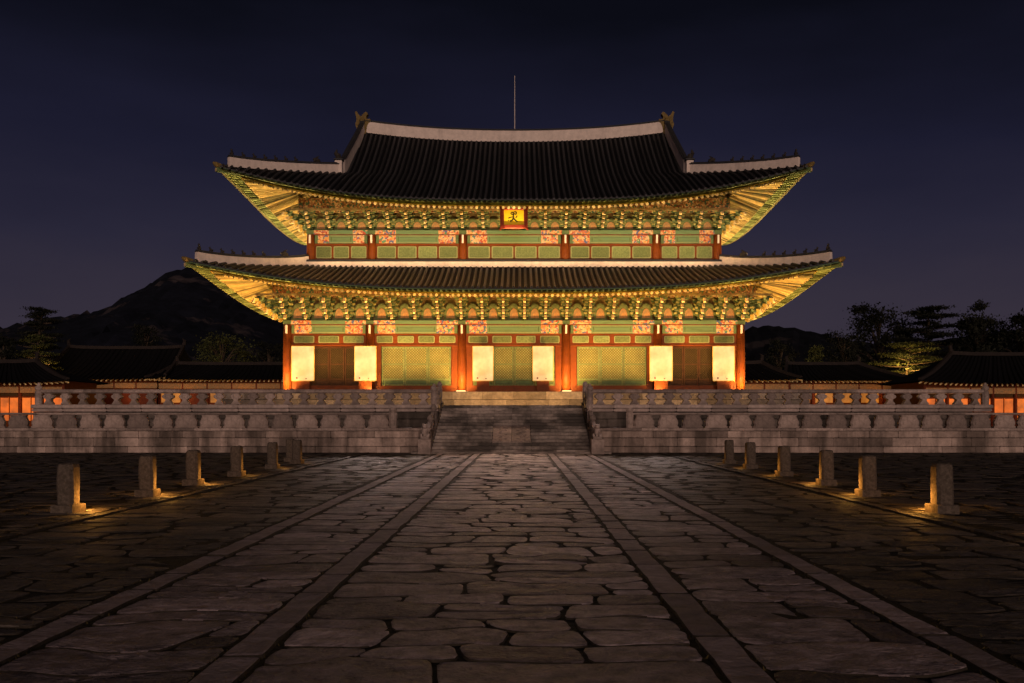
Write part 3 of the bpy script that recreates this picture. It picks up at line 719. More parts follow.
# main ridge, descending ridges, finials
n = 24; P = [(UP.Ag*(i/n*2-1)*1.005, CYH, UP.pt('f', UP.Ag*(i/n*2-1), 1)[2]-.12) for i in range(n+1)]
cap = ridge(P, [.86]*(n+1), .5, uroof)
for sx_ in (-1,1):
    for sy in (-1,1):
        P = []; hs = []; m = 14
        for j in range(m+1):
            v = 1-(1-UP.vg*.97)*j/m; xx = sx_*(UP.A(v)+.04); p = UP.pt('f', xx, v, -.08, sy); P.append((p[0],p[1],p[2])); hs.append(.85+.3*math.sin(math.pi*j/m*.8))
        P[0] = (P[0][0], CYH+sy*.3, P[0][2]); ridge(P, hs, .34, uroof)
        if sy < 0:
            p = P[-1]; q = MB(); q.cbox(p[0]-.24, p[0]+.24, p[1]-.22, p[1]+.25, p[2]-.1, p[2]+1.0, .04); hp('ridge_band', q, 'plaster', uroof)
            q = MB(); q.cbox(p[0]-.32, p[0]+.32, p[1]-.3, p[1]+.3, p[2]+1.0, p[2]+1.12, .03); hp('ridge_cap', q, 'tile', uroof)
            q = MB(); q.tube([(p[0],p[1],p[2]+1.1),(p[0]+sx_*.05,p[1]-.05,p[2]+1.35),(p[0]+sx_*.2,p[1]-.1,p[2]+1.5),(p[0]+sx_*.12,p[1]-.1,p[2]+1.75)], [.24,.22,.14,.04], 8); hp('dragon_head', q, 'figure_clay', uroof)
    # owl-tail finial of the main ridge
    q = MB(); x = sx_*(UP.Ag+.05); z = cap[0][2]-.55
    prof = [(-.4,-.5),(.3,-.5),(.38,.1),(.5,.4),(.70,.52),(.66,.74),(.36,.74),(.3,.95),(.46,1.18),(.30,1.36),(.05,1.16),(-.12,.95),(-.3,1.08),(-.5,1.42),(-.62,1.30),(-.52,.9),(-.5,.6),(-.6,.3),(-.5,0)]
    q.prism([(x - sx_*a*.92, z+b*.92) for a, b in prof][:: (1 if sx_ < 0 else -1)], CYH-.26, CYH+.26, axis='y')
    for (a, b, r_) in ((0,.6,.3),(-.2,.2,.24),(.1,.0,.26)):
        q.lathe([(r_*.9,z+b-.14),(r_,z+b),(r_*.6,z+b+.18)], 8, x-sx_*a*.92, CYH-.15)
    hp('ridge_finial', q, 'bronze', uroof)
q = MB(); q.tube([(0,CYH+.1,23.5),(0,CYH+.1,27.8)], [.035,.02], 6); hp('lightning_rod', q, 'plaster', uroof)

# --- eaves: soffit boards, round rafters, square flying rafters
def eaves(rf, par, v_in, wall_x, wall_y, nm):
    vf = .26*v_in; DR = -(rf.zp(vf)-rf.z0)-.32; VV = [0, vf*.5, vf-.0005, vf+.0005]+list(np.linspace(vf*1.5, v_in*1.15, 7)); sof = MB()
    for sy in (-1,1):
        rows = [[rf.pt('f', rf.A(v)*(i/30-1), v, -.22 if v < vf else DR+.12, sy) for i in range(61)] for v in VV]
        sof.grid(rows[::-1] if sy < 0 else rows)
    for side in ('l','r'):
        rows = [[rf.pt(side, rf.B(v)*(i/20-1), v, -.22 if v < vf else DR+.12) for i in range(41)] for v in VV]
        sof.grid(rows[::-1] if side == 'l' else rows)
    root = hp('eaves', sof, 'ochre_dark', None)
    # fascia boards
    fb = MB()
    for (v, dz, h) in ((.004,-.08,.05), (.085*(4.2/6.2 if rf is LOW else 4.2/12.5)/.68 if False else .0, -.15, .0)):
        if h:
            for side, U in (('f', rf.A0), ('l', rf.B0), ('r', rf.B0)):
                rows = [[rf.pt(side, U*(i/40-1)*.999, v, dz) for i in range(81)], [rf.pt(side, U*(i/40-1)*.999, v, dz-h) for i in range(81)]]; fb.grid(rows)
    hp('fascia', fb, 'green_beam', root)
    vf = .26*v_in     # where the flying rafters start / round rafters end
    gF, gS = MB(), MB(); cnt = {}
    def rafter(side, u_out, kind, v0, v1):
        U0 = rf.A0 if side == 'f' else rf.B0; W = wall_x if side == 'f' else wall_y
        a = abs(u_out); sg = 1 if u_out >= 0 else -1
        def u_at(v):
            t = v/v_in
            lim = W-.2
            if a <= lim*.92: return u_out
            ui = lim*.92 + (a-lim*.92)*.12      # converge on the corner column
            return sg*(a + (ui-a)*min(1,t))
        def pp(v, dz):
            cur = rf.A(v) if side == 'f' else rf.B(v); u = u_at(v); u = max(-cur*.995, min(cur*.995, u)); return rf.pt(side, u, v, dz)
        m_ = MB(); m_.tone = T()
        if kind == 'fly':
            A_ = np.array(pp(v0,-.21)); B_ = np.array(pp(v1,DR*.55-.12)); m_.mi = 0; m_.bar(A_, B_, .12, .15)
            d = (A_-B_)/np.linalg.norm(A_-B_); m_.mi = 1; m_.bar(A_+d*.012, A_+d*.002, .09, .11)
        else:
            A_ = np.array(pp(v0,DR)); Mi = np.array(pp((v0+v1)/2,DR)); B_ = np.array(pp(v1,DR)); m_.mi = 0; m_.tube([A_, Mi, B_], .10, 8)
            d = (A_-Mi)/np.linalg.norm(A_-Mi); m_.mi = 1; m_.tube([A_+d*.015, A_+d*.002], .097, 8)
        return m_
    sp = .345
    for kind, v0, v1, nm2, mats in (('fly', .012, vf*1.6, 'flying_rafter', ['rafter_green','pale_green']), ('rnd', vf, v_in*1.1, 'rafter', ['ochre','tip_pale'])):
        n = int((rf.A0+.5)/sp)
        us = [i*sp for i in range(-n, n+1)]
        us = [u for u in us if abs(u) < rf.A0*.985]; us.sort(key=abs)
        stuffm = MB()
        def merge(a_):
            k = len(stuffm.v); stuffm.v += a_.v; stuffm.f += [tuple(i+k for i in f) for f in a_.f]; stuffm.m += a_.m; stuffm.t += a_.t
        for i, u in enumerate(us):
            m_ = rafter('f', u, kind, v0, v1)
            if i < 96: hp(nm2, m_, mats, root)
            else: merge(m_)
        for side in ('l','r'):
            n = int(rf.B0/sp)
            for i in range(-n, n+1):
                u = i*sp
                if abs(u) < rf.B0*.985: merge(rafter(side, u, kind, v0, v1))
        o = hp(nm2, stuffm, mats, root); o['kind'] = 'stuff'
    # board closing the step between the two rows of rafters
    st_ = MB()
    for side, U in (('f', rf.A0), ('l', rf.B0), ('r', rf.B0)):
        rows = [[rf.pt(side, (rf.A(vf) if side=='f' else rf.B(vf))*(i/40-1)*.999, vf*.95, dz) for i in range(81)] for dz in (DR+.16,DR+.10)]; st_.grid(rows)
    hp('fascia', st_, 'yellow_trim', root)
    # corner hip beams
    for sx_ in (-1,1):
        a = np.array(rf.pt('f', sx_*rf.A(0), 0, -.30)); b = np.array(rf.pt('f', sx_*rf.A(v_in), v_in, -.7)); m_ = MB(); m_.mi = 0; m_.bar(a, b, .22, .26)
        d = (a-b)/np.linalg.norm(a-b); m_.mi = 1; m_.bar(a+d*.02, a+d*.003, .18, .2); hp('corner_beam', m_, ['green_wood','tip_pale'], root)
    return root
VL = 4.2/6.2; VU = 4.0/12.5
e1 = eaves(LOW, None, VL, 14.9, 10.5, 'lower'); e2 = eaves(UP, None, VU, 13.8, 8.5, 'upper')

# --- bracket clusters
def bracket(H, nlev, reach):
    m_ = MB(); dz = H/nlev; M = 0
    m_.mi = 0; m_.cbox(-.16,.16,-.2,.16, 0, .2, .04)
    for k in range(nlev):
        z = .16+dz*k*.93; r_ = .28 + (reach-.28)*(k+1)/nlev
        m_.mi = 0; m_.tone = T(); m_.box(-.065,.065,-r_,.1, z, z+dz*.5)
        # tongue: curls out, pale tip
        m_.mi = 1; m_.prism([(-r_+.02,z+dz*.05),(-r_-.18,z-dz*.42),(-r_-.30,z-dz*.30),(-r_-.22,z+dz*.35),(-r_+.02,z+dz*.52)], -.075, .075)
        m_.mi = 2; m_.prism([(-r_-.19,z-dz*.44),(-r_-.31,z-dz*.32),(-r_-.24,z+dz*.40),(-r_-.17,z+dz*.4)], -.08, .08)
        # lateral arms with bearing blocks
        w_ = .33 if k % 2 == 0 else .42
        for yy in ([-r_+.12] + ([-.02] if k else [])):
            m_.mi = 0; m_.prism([(-w_,z+dz*.42),(-w_+.10,z+dz*.10),(w_-.10,z+dz*.10),(w_,z+dz*.42),(w_,z+dz*.56),(-w_,z+dz*.56)], yy-.05, yy+.05, axis='y')
            m_.mi = 3; m_.box(-w_+.09, w_-.09, yy-.056, yy-.050, z+dz*.12, z+dz*.19)
            for xx in (-w_+.08, 0, w_-.08):
                m_.mi = 3 if xx else 0; m_.tone = T(); m_.prism([(xx-.06,z+dz*.57),(xx+.06,z+dz*.57),(xx+.095,z+dz*.72),(xx+.095,z+dz*.92),(xx-.095,z+dz*.92),(xx-.095,z+dz*.72)], yy-.085, yy+.085, axis='y')
    return m_
def wall_arch():
    m_ = MB(); n = 9
    out = [(.44*math.cos(R(180*i/n))*(1-.12*math.sin(R(180*i/n))**4), .12+.74*math.sin(R(180*i/n))**.8) for i in range(n+1)]
    m_.mi = 0; m_.prism([(-.46,0)]+[(x,z) for x, z in out[::-1]]+[(.46,0)], -.05, .0, axis='y')
    m_.mi = 1; m_.prism([(-.27,.1)]+[(x*.6,.1+z*.58) for x, z in out[::-1]]+[(.27,.1)], -.07, -.051, axis='y')
    return m_
def storey_brackets(cols, ys_side, yf, zb, H, reach, xw):
    pr = None; pa = None
    def put_b(x, y, rz, corner=False):
        nonlocal pr
        if pr is None: pr = hp('bracket', bracket(H, 4, reach), ['green_wood','yellow_trim','tip_pale','bracket_edge']); o = pr
        else: o = pr.copy(); C.objects.link(o)
        o.location = (x, y-CYH, zb); o.rotation_euler = (0,0,rz); 
        if corner: o.scale = (1,1.25,1)
    def put_a(x, y, rz):
        nonlocal pa
        if pa is None: pa = hp('wall_panel', wall_arch(), ['green_panel','orange_panel']); o = pa
        else: o = pa.copy(); C.objects.link(o)
        o.location = (x, y-CYH, zb+.02); o.rotation_euler = (0,0,rz); o.scale = (1, 1, H/1.05)
    xs = []
    for i in range(len(cols)-1):
        n = round((cols[i+1]-cols[i])/1.36); xs += [cols[i]+(cols[i+1]-cols[i])*k/n for k in range(n)]
    xs.append(cols[-1])
    for i, x in enumerate(xs):
        if 0 < i < len(xs)-1: put_b(x, yf, 0)
        if i < len(xs)-1: put_a((x+xs[i+1])/2, yf-.02, 0)
    for s_ in (-1,1):
        put_b(s_*xw, yf, R(45)*s_, True); put_b(s_*(xw-.02), yf+.02, 0); put_b(s_*xw, yf+.04, R(90)*s_)
        n = round((2*(CYH-yf))/1.4); 
        for k in range(1, n): put_b(s_*xw, yf+2*(CYH-yf)*k/n, R(90)*s_)
COL1 = [-14.9,-9.45,-3.42,3.42,9.45,14.9]; COL2 = [-13.8,-9.65,-3.47,3.47,9.65,13.8]
storey_brackets(COL1, None, YF1, 7.92, 1.36, 1.75, 14.9)
storey_brackets(COL2, None, YF2, 14.22, .98, 1.5, 13.8)

# purlins resting on the brackets
for (rf, vin, xw_, yf, zb, H, rc) in ((LOW, VL, 14.9, YF1, 7.92, 1.36, 1.75), (UP, VU, 13.8, YF2, 14.22, .98, 1.5)):
    for k in (0, .5):
        r_ = rc*(1-k)-.1; zz = zb+.16+H*.93; 
        m_ = MB(); m_.box(-xw_-r_, xw_+r_, yf-r_-.07, yf-r_+.07, zz+.01, zz+.14+k*1.7); hp('purlin', m_, 'panel_dark' if k == 0 else 'dancheong_small')
        for s_ in (-1,1):
            m_ = MB(); m_.box(s_*(xw_+r_)-.07, s_*(xw_+r_)+.07, yf-r_+.075, 2*CYH-yf+r_, zz+.01, zz+.14+k*1.7); hp('purlin', m_, 'panel_dark' if k == 0 else 'dancheong_small')
    m_ = MB(); m_.box(-xw_+.1, xw_-.1, yf+.05, yf+.36, zb, zb+H*1.9 if rf is LOW else zb+H*1.8); hp('bracket_wall', m_, 'panel_dark')
# --- columns
def column(x, y, z0, z1, r_):
    m_ = MB(); m_.lathe([(r_*1.02,z0),(r_*1.06,z0+(z1-z0)*.35),(r_*.92,z1)], 20, x, y); hp('column', m_, 'red_wood', None, True)
for x in COL1: column(x, YF1, Z3+.12, 7.9, .29)
for x in COL2: column(x, YF2, 11.9, 14.2, .27)
for s_ in (-1,1):
    for k in range(1,5): column(s_*14.9, YF1+21*k/4, Z3+.12, 7.9, .29)
for x in COL1:
    m_ = MB(); m_.lathe([(.52,Z3),(.5,Z3+.07),(.4,Z3+.12)], 20, x, YF1); hp('column_base', m_, 'granite_pale', None)

# --- walls and painted beams
YB1 = YF1+.12; YB2 = YF2+.12
def wall_core(xw, y0, z0, z1, m):
    m_ = MB(); m_.box(-xw+.15, xw-.15, y0+.25, 2*CYH-y0-.25, z0, z1); return hp('wall', m_, m)
wall_core(14.9, YB1, Z3, 9.75, 'red_dark'); wall_core(13.8, YB2, 11.4, 15.75, 'red_dark')
def beam_row(cols, yf, z0, z1, zt, xw):
    """painted tie beam bay by bay: green field, floral ends; flat plate beam above"""
    for i in range(len(cols)-1):
        a, b = cols[i]+.30, cols[i+1]-.30; Lb = b-a; fe = min(1.35, Lb*.27)
        m_ = MB(); m_.mi = 0; m_.box(a+fe, b-fe, yf-.17, yf+.3, z0, z1)
        m_.mi = 1
        for (p, q) in ((a+.2, a+fe), (b-fe, b-.2)): m_.box(p, q, yf-.18, yf+.3, z0+.002, z1-.002)
        m_.mi = 2
        for (p, q) in ((a, a+.2), (b-.2, b)): m_.box(p, q, yf-.175, yf+.3, z0+.001, z1-.001)
        m_.mi = 2
        for z in (z0+.14, z1-.17): m_.box(a+fe+.25, b-fe-.25, yf-.178, yf-.171, z, z+.03)
        m_.box(a+fe+.12, a+fe+.2, yf-.178, yf-.171, z0+.1, z1-.1); m_.box(b-fe-.2, b-fe-.12, yf-.178, yf-.171, z0+.1, z1-.1)
        m_.mi = 3
        for z in (z0+.03, z1-.07): m_.box(a+fe+.05, b-fe-.05, yf-.178, yf-.171, z, z+.04)
        hp('painted_beam', m_, ['green_beam','dancheong','green_wood','pale_edge'])
        m_ = MB(); m_.mi = 0; m_.box(a+fe, b-fe, yf-.27, yf+.3, z1+.06, zt); m_.mi = 1
        for (p, q) in ((a-.05, a+fe), (b-fe, b+.05)): m_.box(p, q, yf-.272, yf+.3, z1+.061, zt-.001)
        hp('plate_beam', m_, ['green_beam','dancheong'])
        m_ = MB(); m_.box(a-.3, b+.3, yf-.20, yf+.2, z1+.004, z1+.056); hp('plate_beam', m_, 'red_dark')
    for x in cols:
        m_ = MB(); m_.mi = 0; m_.box(x-.25, x+.25, yf-.30, yf+.2, z1+.06, zt-.002); m_.mi = 1; m_.box(x-.06, x+.06, yf-.40, yf-.28, z0-.02, z1-.01)
        hp('beam_joint', m_, ['green_wood','white_paint'])
beam_row(COL1, YF1, 7.06, 7.60, 7.90, 14.9)
beam_row(COL2, YF2, 13.34, 13.88, 14.2, 13.8)
for s_ in (-1,1):
    for (xw, yf, z0, zt) in ((14.9, YF1, 7.06, 7.9), (13.8, YF2, 13.34, 14.2)):
        m_ = MB(); m_.box(s_*xw-.2, s_*xw+.2, yf+.2, 2*CYH-yf-.2, z0, zt); hp('side_beam', m_, 'green_beam')
        m_ = MB(); m_.box(s_*xw-.12, s_*xw+.12, yf+.2, 2*CYH-yf-.2, z0-3.9 if xw > 14 else 11.8, z0-.003); hp('side_wall', m_, 'red_wood')

# --- upper storey windows
def window(x0, x1, z0, z1, y, m='green_panel'):
    c = .05; f = MB(); cy_ = y-.06
    P = [(x0+c,z0),(x1-c,z0),(x1,z0+c),(x1,z1-c),(x1-c,z1),(x0+c,z1),(x0,z1-c),(x0,z0+c)]
    f.mi = 0; f.prism([((x-(x0+x1)/2)*1.06+(x0+x1)/2, (z-(z0+z1)/2)*1.08+(z0+z1)/2) for x, z in P], y-.05, y, axis='y'); o = hp('window_panel', f, ['pale_edge'])
    g_ = MB(); g_.tone = T(); g_.prism([((x-(x0+x1)/2)*.95+(x0+x1)/2, (z-(z0+z1)/2)*.90+(z0+z1)/2) for x, z in P], y-.058, y-.051, axis='y'); hp('pane', g_, m, o)
def upper_windows():
    z0, z1 = 12.36, 13.12
    for i, nwin in enumerate((3,4,4,4,3)):
        a, b = COL2[i]+.3, COL2[i+1]-.3; m_ = MB(); m_.box(a-.03, b+.03, YF2-.03, YF2+.3, 12.1, 13.335); m_.box(a-.03, b+.03, YF2-.12, YF2-.032, 12.12, 12.24); m_.box(a-.03, b+.03, YF2-.10, YF2-.032, 13.2, 13.33)
        hp('window_wall', m_, 'red_wood'); d = (b-a)/nwin
        for k in range(nwin): 
            g_ = .10
            window(a+d*k+g_, a+d*(k+1)-g_, z0, z1, YF2-.034)
upper_windows()
# --- ground storey: transom, door leaves, base boards
def ground_bay(i, kind):
    a, b = COL1[i]+.28, COL1[i+1]-.28
    m_ = MB(); m_.box(a, b, YF1-.06, YF1+.3, 6.22, 7.055); m_.box(a, b, YF1-.12, YF1-.062, 6.22, 6.33); hp('transom', m_, 'red_wood')
    n = {'c':4,'d':4,'e':3}[kind]; d = (b-a)/n
    for k in range(n): window(a+d*k+.18, a+d*(k+1)-.18, 6.45, 6.88, YF1-.062)
    m_ = MB(); m_.box(a, b, YF1+.0, YF1+.3, Z3+.02, Z3+.5); hp('sill', m_, 'red_wood')
    for (p, q) in ((a, a+.42), (b-.42, b)):
        m_ = MB(); m_.box(p, q, YF1-.04, YF1+.3, Z3+.5, 6.218); hp('door_post', m_, 'red_wood')
    a2, b2 = a+.44, b-.44; n = {'c':4,'d':3,'e':4}[kind]; d = (b2-a2)/n
    for k in range(n):
        x0, x1 = a2+d*k+.015, a2+d*(k+1)-.015; m_ = MB(); m_.tone = T(); y = YF1+.10
        for (p, q, r_, s_) in ((x0,x0+.09,Z3+.5,6.2),(x1-.09,x1,Z3+.5,6.2),(x0+.092,x1-.092,6.08,6.2),(x0+.092,x1-.092,3.98,4.1),(x0+.092,x1-.092,Z3+.5,Z3+.58)): m_.box(p, q, y-.04, y+.06, r_, s_)
        dark = kind == 'e'
        fr = hp('door', m_, 'door_dark' if dark else 'green_panel')
        g_ = MB(); g_.box(x0+.092, x1-.092, y, y+.04, 4.102, 6.078); hp('lattice', g_, 'lattice_shut' if dark else 'lattice_paper', fr)
        g_ = MB(); g_.box(x0+.092, x1-.092, y-.012, y+.04, 5.0, 5.09); hp('door_rail', g_, 'door_dark' if dark else 'green_panel', fr)
        g_ = MB(); g_.box(x0+.11, x1-.11, y-.02, y+.04, Z3+.60, 3.96); hp('door_panel', g_, 'door_dark' if dark else 'green_wood', fr)
for i, k in enumerate('edcde'): ground_bay(i, k)

# --- open papered door leaves; their floodlit glow is put in as emission
def doorleaf(x0, x1, label):
    xm = (x0+x1)/2; hw = (x1-x0)/2; root = empty('paper_door_leaf', (HX+xm, YF1-.62, Z3)); tag(root, label, 'doorleaf', 'papered door leaves in front of the hall')
    z0, z1 = .80, 3.02; m_ = MB(); m_.box(-hw, hw, -.03, .03, z0, z1); m_.build('panel', 'paper_painted_glow', root)
    m_ = MB()
    for (a,b,c,d) in ((-hw-.03,-hw-.002,z0-.02,z1+.02),(hw+.002,hw+.03,z0-.02,z1+.02),(-hw,hw,z1+.002,z1+.03),(-hw,hw,z0-.03,z0-.002)): m_.box(a,b,-.05,.05,c,d)
    m_.build('frame', 'yellow_trim', root)
    m_ = MB(); m_.box(-hw*.62, hw*.62, -.05, .1, .0, z0-.032); m_.build('base', 'red_wood', root)
    m_ = MB(); m_.tube([(-hw*.55,-.05,z0+.12),(-hw*.55,-.07,z0+.2)], .05, 8); m_.tube([(hw*.3,-.05,z0+.1),(hw*.3,-.06,z0+.15)], .04, 8); m_.build('hinge', 'red_dark', root)
pxx = lambda px, y: (px-519)*y/FPX + CX - HX
SC = [(292,314,'floodlit white papered door leaf beside the left corner column of the hall'), (355,376,'floodlit white papered door leaf in front of the second column from the left'),
      (473,493,'floodlit white papered door leaf just left of the central lattice doors'), (533,553,'floodlit white papered door leaf just right of the central lattice doors'),
      (650,672,'floodlit white papered door leaf in front of the second column from the right'), (713,734,'floodlit white papered door leaf beside the right corner column of the hall')]
for a, b, l in SC: doorleaf(pxx(a, YF1-.6), pxx(b, YF1-.6), l)

# --- name board
nb = empty('name_board', (HX, YF2-2.45, 15.18)); tag(nb, 'small yellow name board with one black brushed character in a red frame', 'sign')
tlt = R(-10)
def tl(o): o.rotation_euler = (tlt, 0, 0); return o
m_ = MB(); m_.box(-.64,.64,-.02,.03,-1.12,-.10); tl(m_.build('board', 'sign_yellow', nb))
m_ = MB()
for (a,b,c,d) in ((-.90,-.645,-1.36,.02),(.645,.90,-1.36,.02),(-.643,.643,-.095,.04),(-.643,.643,-1.38,-1.125)): m_.cbox(a,b,-.12,.06,c,d,.03)
for s_ in (-1,1):
    for z in (.06,-1.40): m_.tube([(s_*.84,-.05,z),(s_*.95,-.05,z+(.08 if z > 0 else -.06))], [.09,.05], 8)
tl(m_.build('frame', 'sign_red', nb))
m_ = MB()
def stroke(pts, rad):
    vs = []; fs = []; n = len(pts); pts = [np.array(p, float) for p in pts]
    for i in range(n):
        d = pts[min(i+1,n-1)]-pts[max(i-1,0)]; d /= np.linalg.norm(d); u = np.array((-d[1], d[0]))*rad[i]
        for q in (pts[i]+u, pts[i]-u): vs.append((q[0], -.026, q[1]))
    for i in range(n-1): fs.append((2*i, 2*i+1, 2*i+3, 2*i+2))
    m_.add(vs, fs)
W = lambda x, y: ((x-350)/190*.64, -.10-(y-235)/290*1.02)
for pts, rad in (([W(290,310),W(300,285),W(325,280),W(350,290)],[.03,.045,.04,.03]), ([W(290,305),W(305,325),W(330,318),W(345,300)],[.03,.03,.03,.02]),
                 ([W(345,275),W(375,265),W(397,285),W(390,315),W(365,330)],[.02,.04,.045,.04,.02]), ([W(350,300),W(372,300)],[.03,.03]),
                 ([W(345,300),W(340,340),W(343,380),W(325,420),W(280,470)],[.04,.055,.055,.05,.03]), ([W(343,385),W(370,430),W(415,470)],[.04,.045,.05]),
                 ([W(325,370),W(280,378),W(245,395)],[.03,.04,.03]), ([W(240,395),W(262,400)],[.02,.03]), ([W(232,430),W(248,445)],[.03,.035]), ([W(270,450),W(300,435)],[.035,.03]),
                 ([W(412,345),W(400,370),W(385,390)],[.035,.04,.03])): stroke(pts, rad)
tl(m_.build('lettering', 'ink', nb))

# ================================================================== floodlights
def area(name, loc, rot, sx_, sy_, e_, col, spread=180):
    l = bpy.data.lights.new(name, 'AREA'); l.shape = 'RECTANGLE'; l.size = sx_; l.size_y = sy_; l.energy = e_; l.color = col; l.spread = R(spread)
    o = bpy.data.objects.new(name, l); C.objects.link(o); o.location = loc; o.rotation_euler = rot; return o
def spot(name, loc, rot, e_, col, ang, bl=.6, r_=.06):
    l = bpy.data.lights.new(name, 'SPOT'); l.energy = e_; l.color = col; l.spot_size = R(ang); l.spot_blend = bl; l.shadow_soft_size = r_
    o = bpy.data.objects.new(name, l); C.objects.link(o); o.location = loc; o.rotation_euler = rot; return o
def point(name, loc, e_, col, r_=.08):
    l = bpy.data.lights.new(name, 'POINT'); l.energy = e_; l.color = col; l.shadow_soft_size = r_
    o = bpy.data.objects.new(name, l); C.objects.link(o); o.location = loc; return o
GOLD = (1,.57,.19); GOLD2 = (1,.66,.30); ORG = (1,.55,.16)
ups = 0
def lamp_box(loc, rz, w_, label, d=.12, h=.08, group='floodlights of the hall'):
    root = empty('floodlight', loc, rz); tag(root, label, 'floodlight', group)
    m_ = MB(); m_.cbox(-w_/2, w_/2, -d/2, d/2, 0, h, .015); m_.build('housing', 'metal_dark', root)
    m_ = MB(); m_.box(-w_/2+.02, w_/2-.02, -d/2+.02, d/2-.02, h+.002, h+.03); m_.build('lens', 'lamp_lens', root)
LOWX = [-13.2,-10.6,-7.9,-5.2,5.2,7.9,10.6,13.2]
for i, x in enumerate(LOWX):
    area('flood_low', (HX+x, YF1-2.9, Z3+.14), (R(180+10), 0, 0), 1.6, .1, 500, GOLD)
    lamp_box((HX+x, YF1-2.9, Z3), 0, .5, 'low floodlight on the hall platform, hidden behind the upper balustrade', group='floodlights on the hall platform')
for x in (-1.6, 1.6): area('flood_low', (HX+x, YF1-3.2, Z3+.06), (R(180+10), 0, 0), 1.6, .1, 420, GOLD)
for k, x in enumerate(COL1):
    spot('column_uplight', (HX+x, YF1-1.2, Z3+.16), (R(180-38), 0, 0), (200 if k in (1,4) else 760), ORG, 140, .9)
    nm = ['left corner column','second column from the left','column left of the central doors','column right of the central doors','second column from the right','right corner column'][k]
    lamp_box((HX+x, YF1-1.2, Z3), 0, .62, 'small uplight glowing at the foot of the '+nm, .3, .09, 'uplights at the feet of the columns')
for s_ in (-1,1):
    for y in (YF1-1.5, YF1+3.5, YF1+9, YF1+15): area('flood_side', (HX+s_*17.6, y, Z3+.14), (R(180), R(10)*s_, 0), .3, 1.4, 620, GOLD)
    for y in (YF2-1.5, YF2+3.5, YF2+8.5, YF2+14): area('flood_side', (HX+s_*16.4, y, 11.25), (R(180), R(8)*s_, 0), .3, 1.2, 420, GOLD2)
for x in (-12.2,-9.4,-6.6,-3.8,-1.3,1.3,3.8,6.6,9.4,12.2):
    area('flood_up', (HX+x, YF2-2.5, 11.28), (R(180+12), 0, 0), 1.6, .1, 210, GOLD2)
for x in (-13,-10.4,-7.8,-5.2,-2.6,0,2.6,5.2,7.8,10.4,13):   # floods on the upper terrace washing the platform and the foot of the hall
    area('flood_terrace', (HX+x, YP-2.4, Z2+.12), (R(90+38), 0, 0), 1.6, .1, (75 if abs(x) < 3 else 26), ORG)
spot('step_fill', (HX, YP-.4, 3.05), (R(78), 0, R(180)), 1500, ORG, 130, .8, .15)  # added unseen spot, in place of warm bounce from the facade
for s_, e_ in ((-1,7000),(1,7000),(0,8000)): spot('path_fill', (HX+s_*9, 58.6, 8.3), (R(90-(18.5 if s_ else 19.5)), 0, R(180-s_*15)), e_, ((1,.74,.66) if s_ else (1,.58,.38)), 25, 1.0, .5)  # added unseen spots that brighten the walk towards the stairs
spot('sign_light', (HX, YF2-4.2, 11.4), (R(180-29), 0, 0), 2400, (1,.8,.4), 26, .5)
for x in (-12.2,-9.4,-6.6,-3.8,-1.3,1.3,3.8,6.6,9.4,12.2):
    area('tile_fill', (HX+x, YF2-3.4, 14.6), (R(-8), 0, 0), 1.8, .1, 42, (1,.44,.15), 120)  # added unseen areas, in place of bounce onto the lower roof tiles
for x in (-12.2,-9.4,-6.6,-3.8,-1.3,1.3,3.8,6.6,9.4,12.2):   # narrow glow on the tiles and the white band
    area('flood_band', (HX+x, YF2-1.9, 11.75), (R(90+6), 0, 0), 1.8, .08, 13, (1,.66,.34))

# ================================================================== rank stones along the walk
def rank_stone():
    root = empty('rank_stone')
    m_ = MB(); hw = .2
    m_.lathe([(.205*1.0,.13),(.205,.70),(.17,.755),(.10,.775)], 4, 0, 0)
    vs = []
    m_ = MB(); r2 = np.random.RandomState(4)
    prof = [(.198,.12),(.20,.3),(.197,.5),(.193,.72),(.175,.76),(.13,.775)]; nS = 16
    for (r_, z) in prof:
        for k in range(nS):
            a = 2*math.pi*(k+.5)/nS; c_, s_ = math.cos(a), math.sin(a); mm = max(abs(c_),abs(s_)); f = 1/mm; f = min(f, 1.32)
            vs.append((r_*c_*f*.68 + r2.normal(0,.003), r_*s_*f*.75 + r2.normal(0,.003), z + (0 if z < .7 else r2.normal(0,.006))))
    fs = []
    for i in range(len(prof)-1):
        for k in range(nS): a = i*nS+k; b = i*nS+(k+1)%nS; fs.append((a,b,b+nS,a+nS))
    fs.append(tuple(range((len(prof)-1)*nS, len(prof)*nS))); m_.add(vs, fs); m_.build('shaft', 'post_stone', root)
    m_ = MB(); m_.cbox(-.175,.175,-.22,.22,-.03,.13,.015); m_.build('base', 'post_stone', root)
    return root
r0 = rank_stone(); first = True
ORD = ['nearest','second nearest','third','fourth','fifth','sixth and farthest']
BY = [15.3, 18.5, 21.6, 24.9, 28.6, 31.6]
def rank_at(x, y, label, rz):
    global first
    o = r0 if first else copy_tree(r0); first = False
    o.location = (x, y, 0); o.rotation_euler = (0,0,rz); tag(o, label, 'stone post', 'rank stones flanking the royal walk')
def ground_lamp(x, y, rz, label):
    root = empty('ground_lamp', (x, y, 0), rz); tag(root, label, 'lamp', 'small lamps beside the rank stones')
    m_ = MB(); m_.cbox(-.035,.035,-.03,.03,-.02,.035,.008); m_.build('housing', 'metal_dark', root)
    m_ = MB(); m_.box(-.02,.02,-.015,.015,.037,.042); m_.build('lens', 'lamp_lens', root)
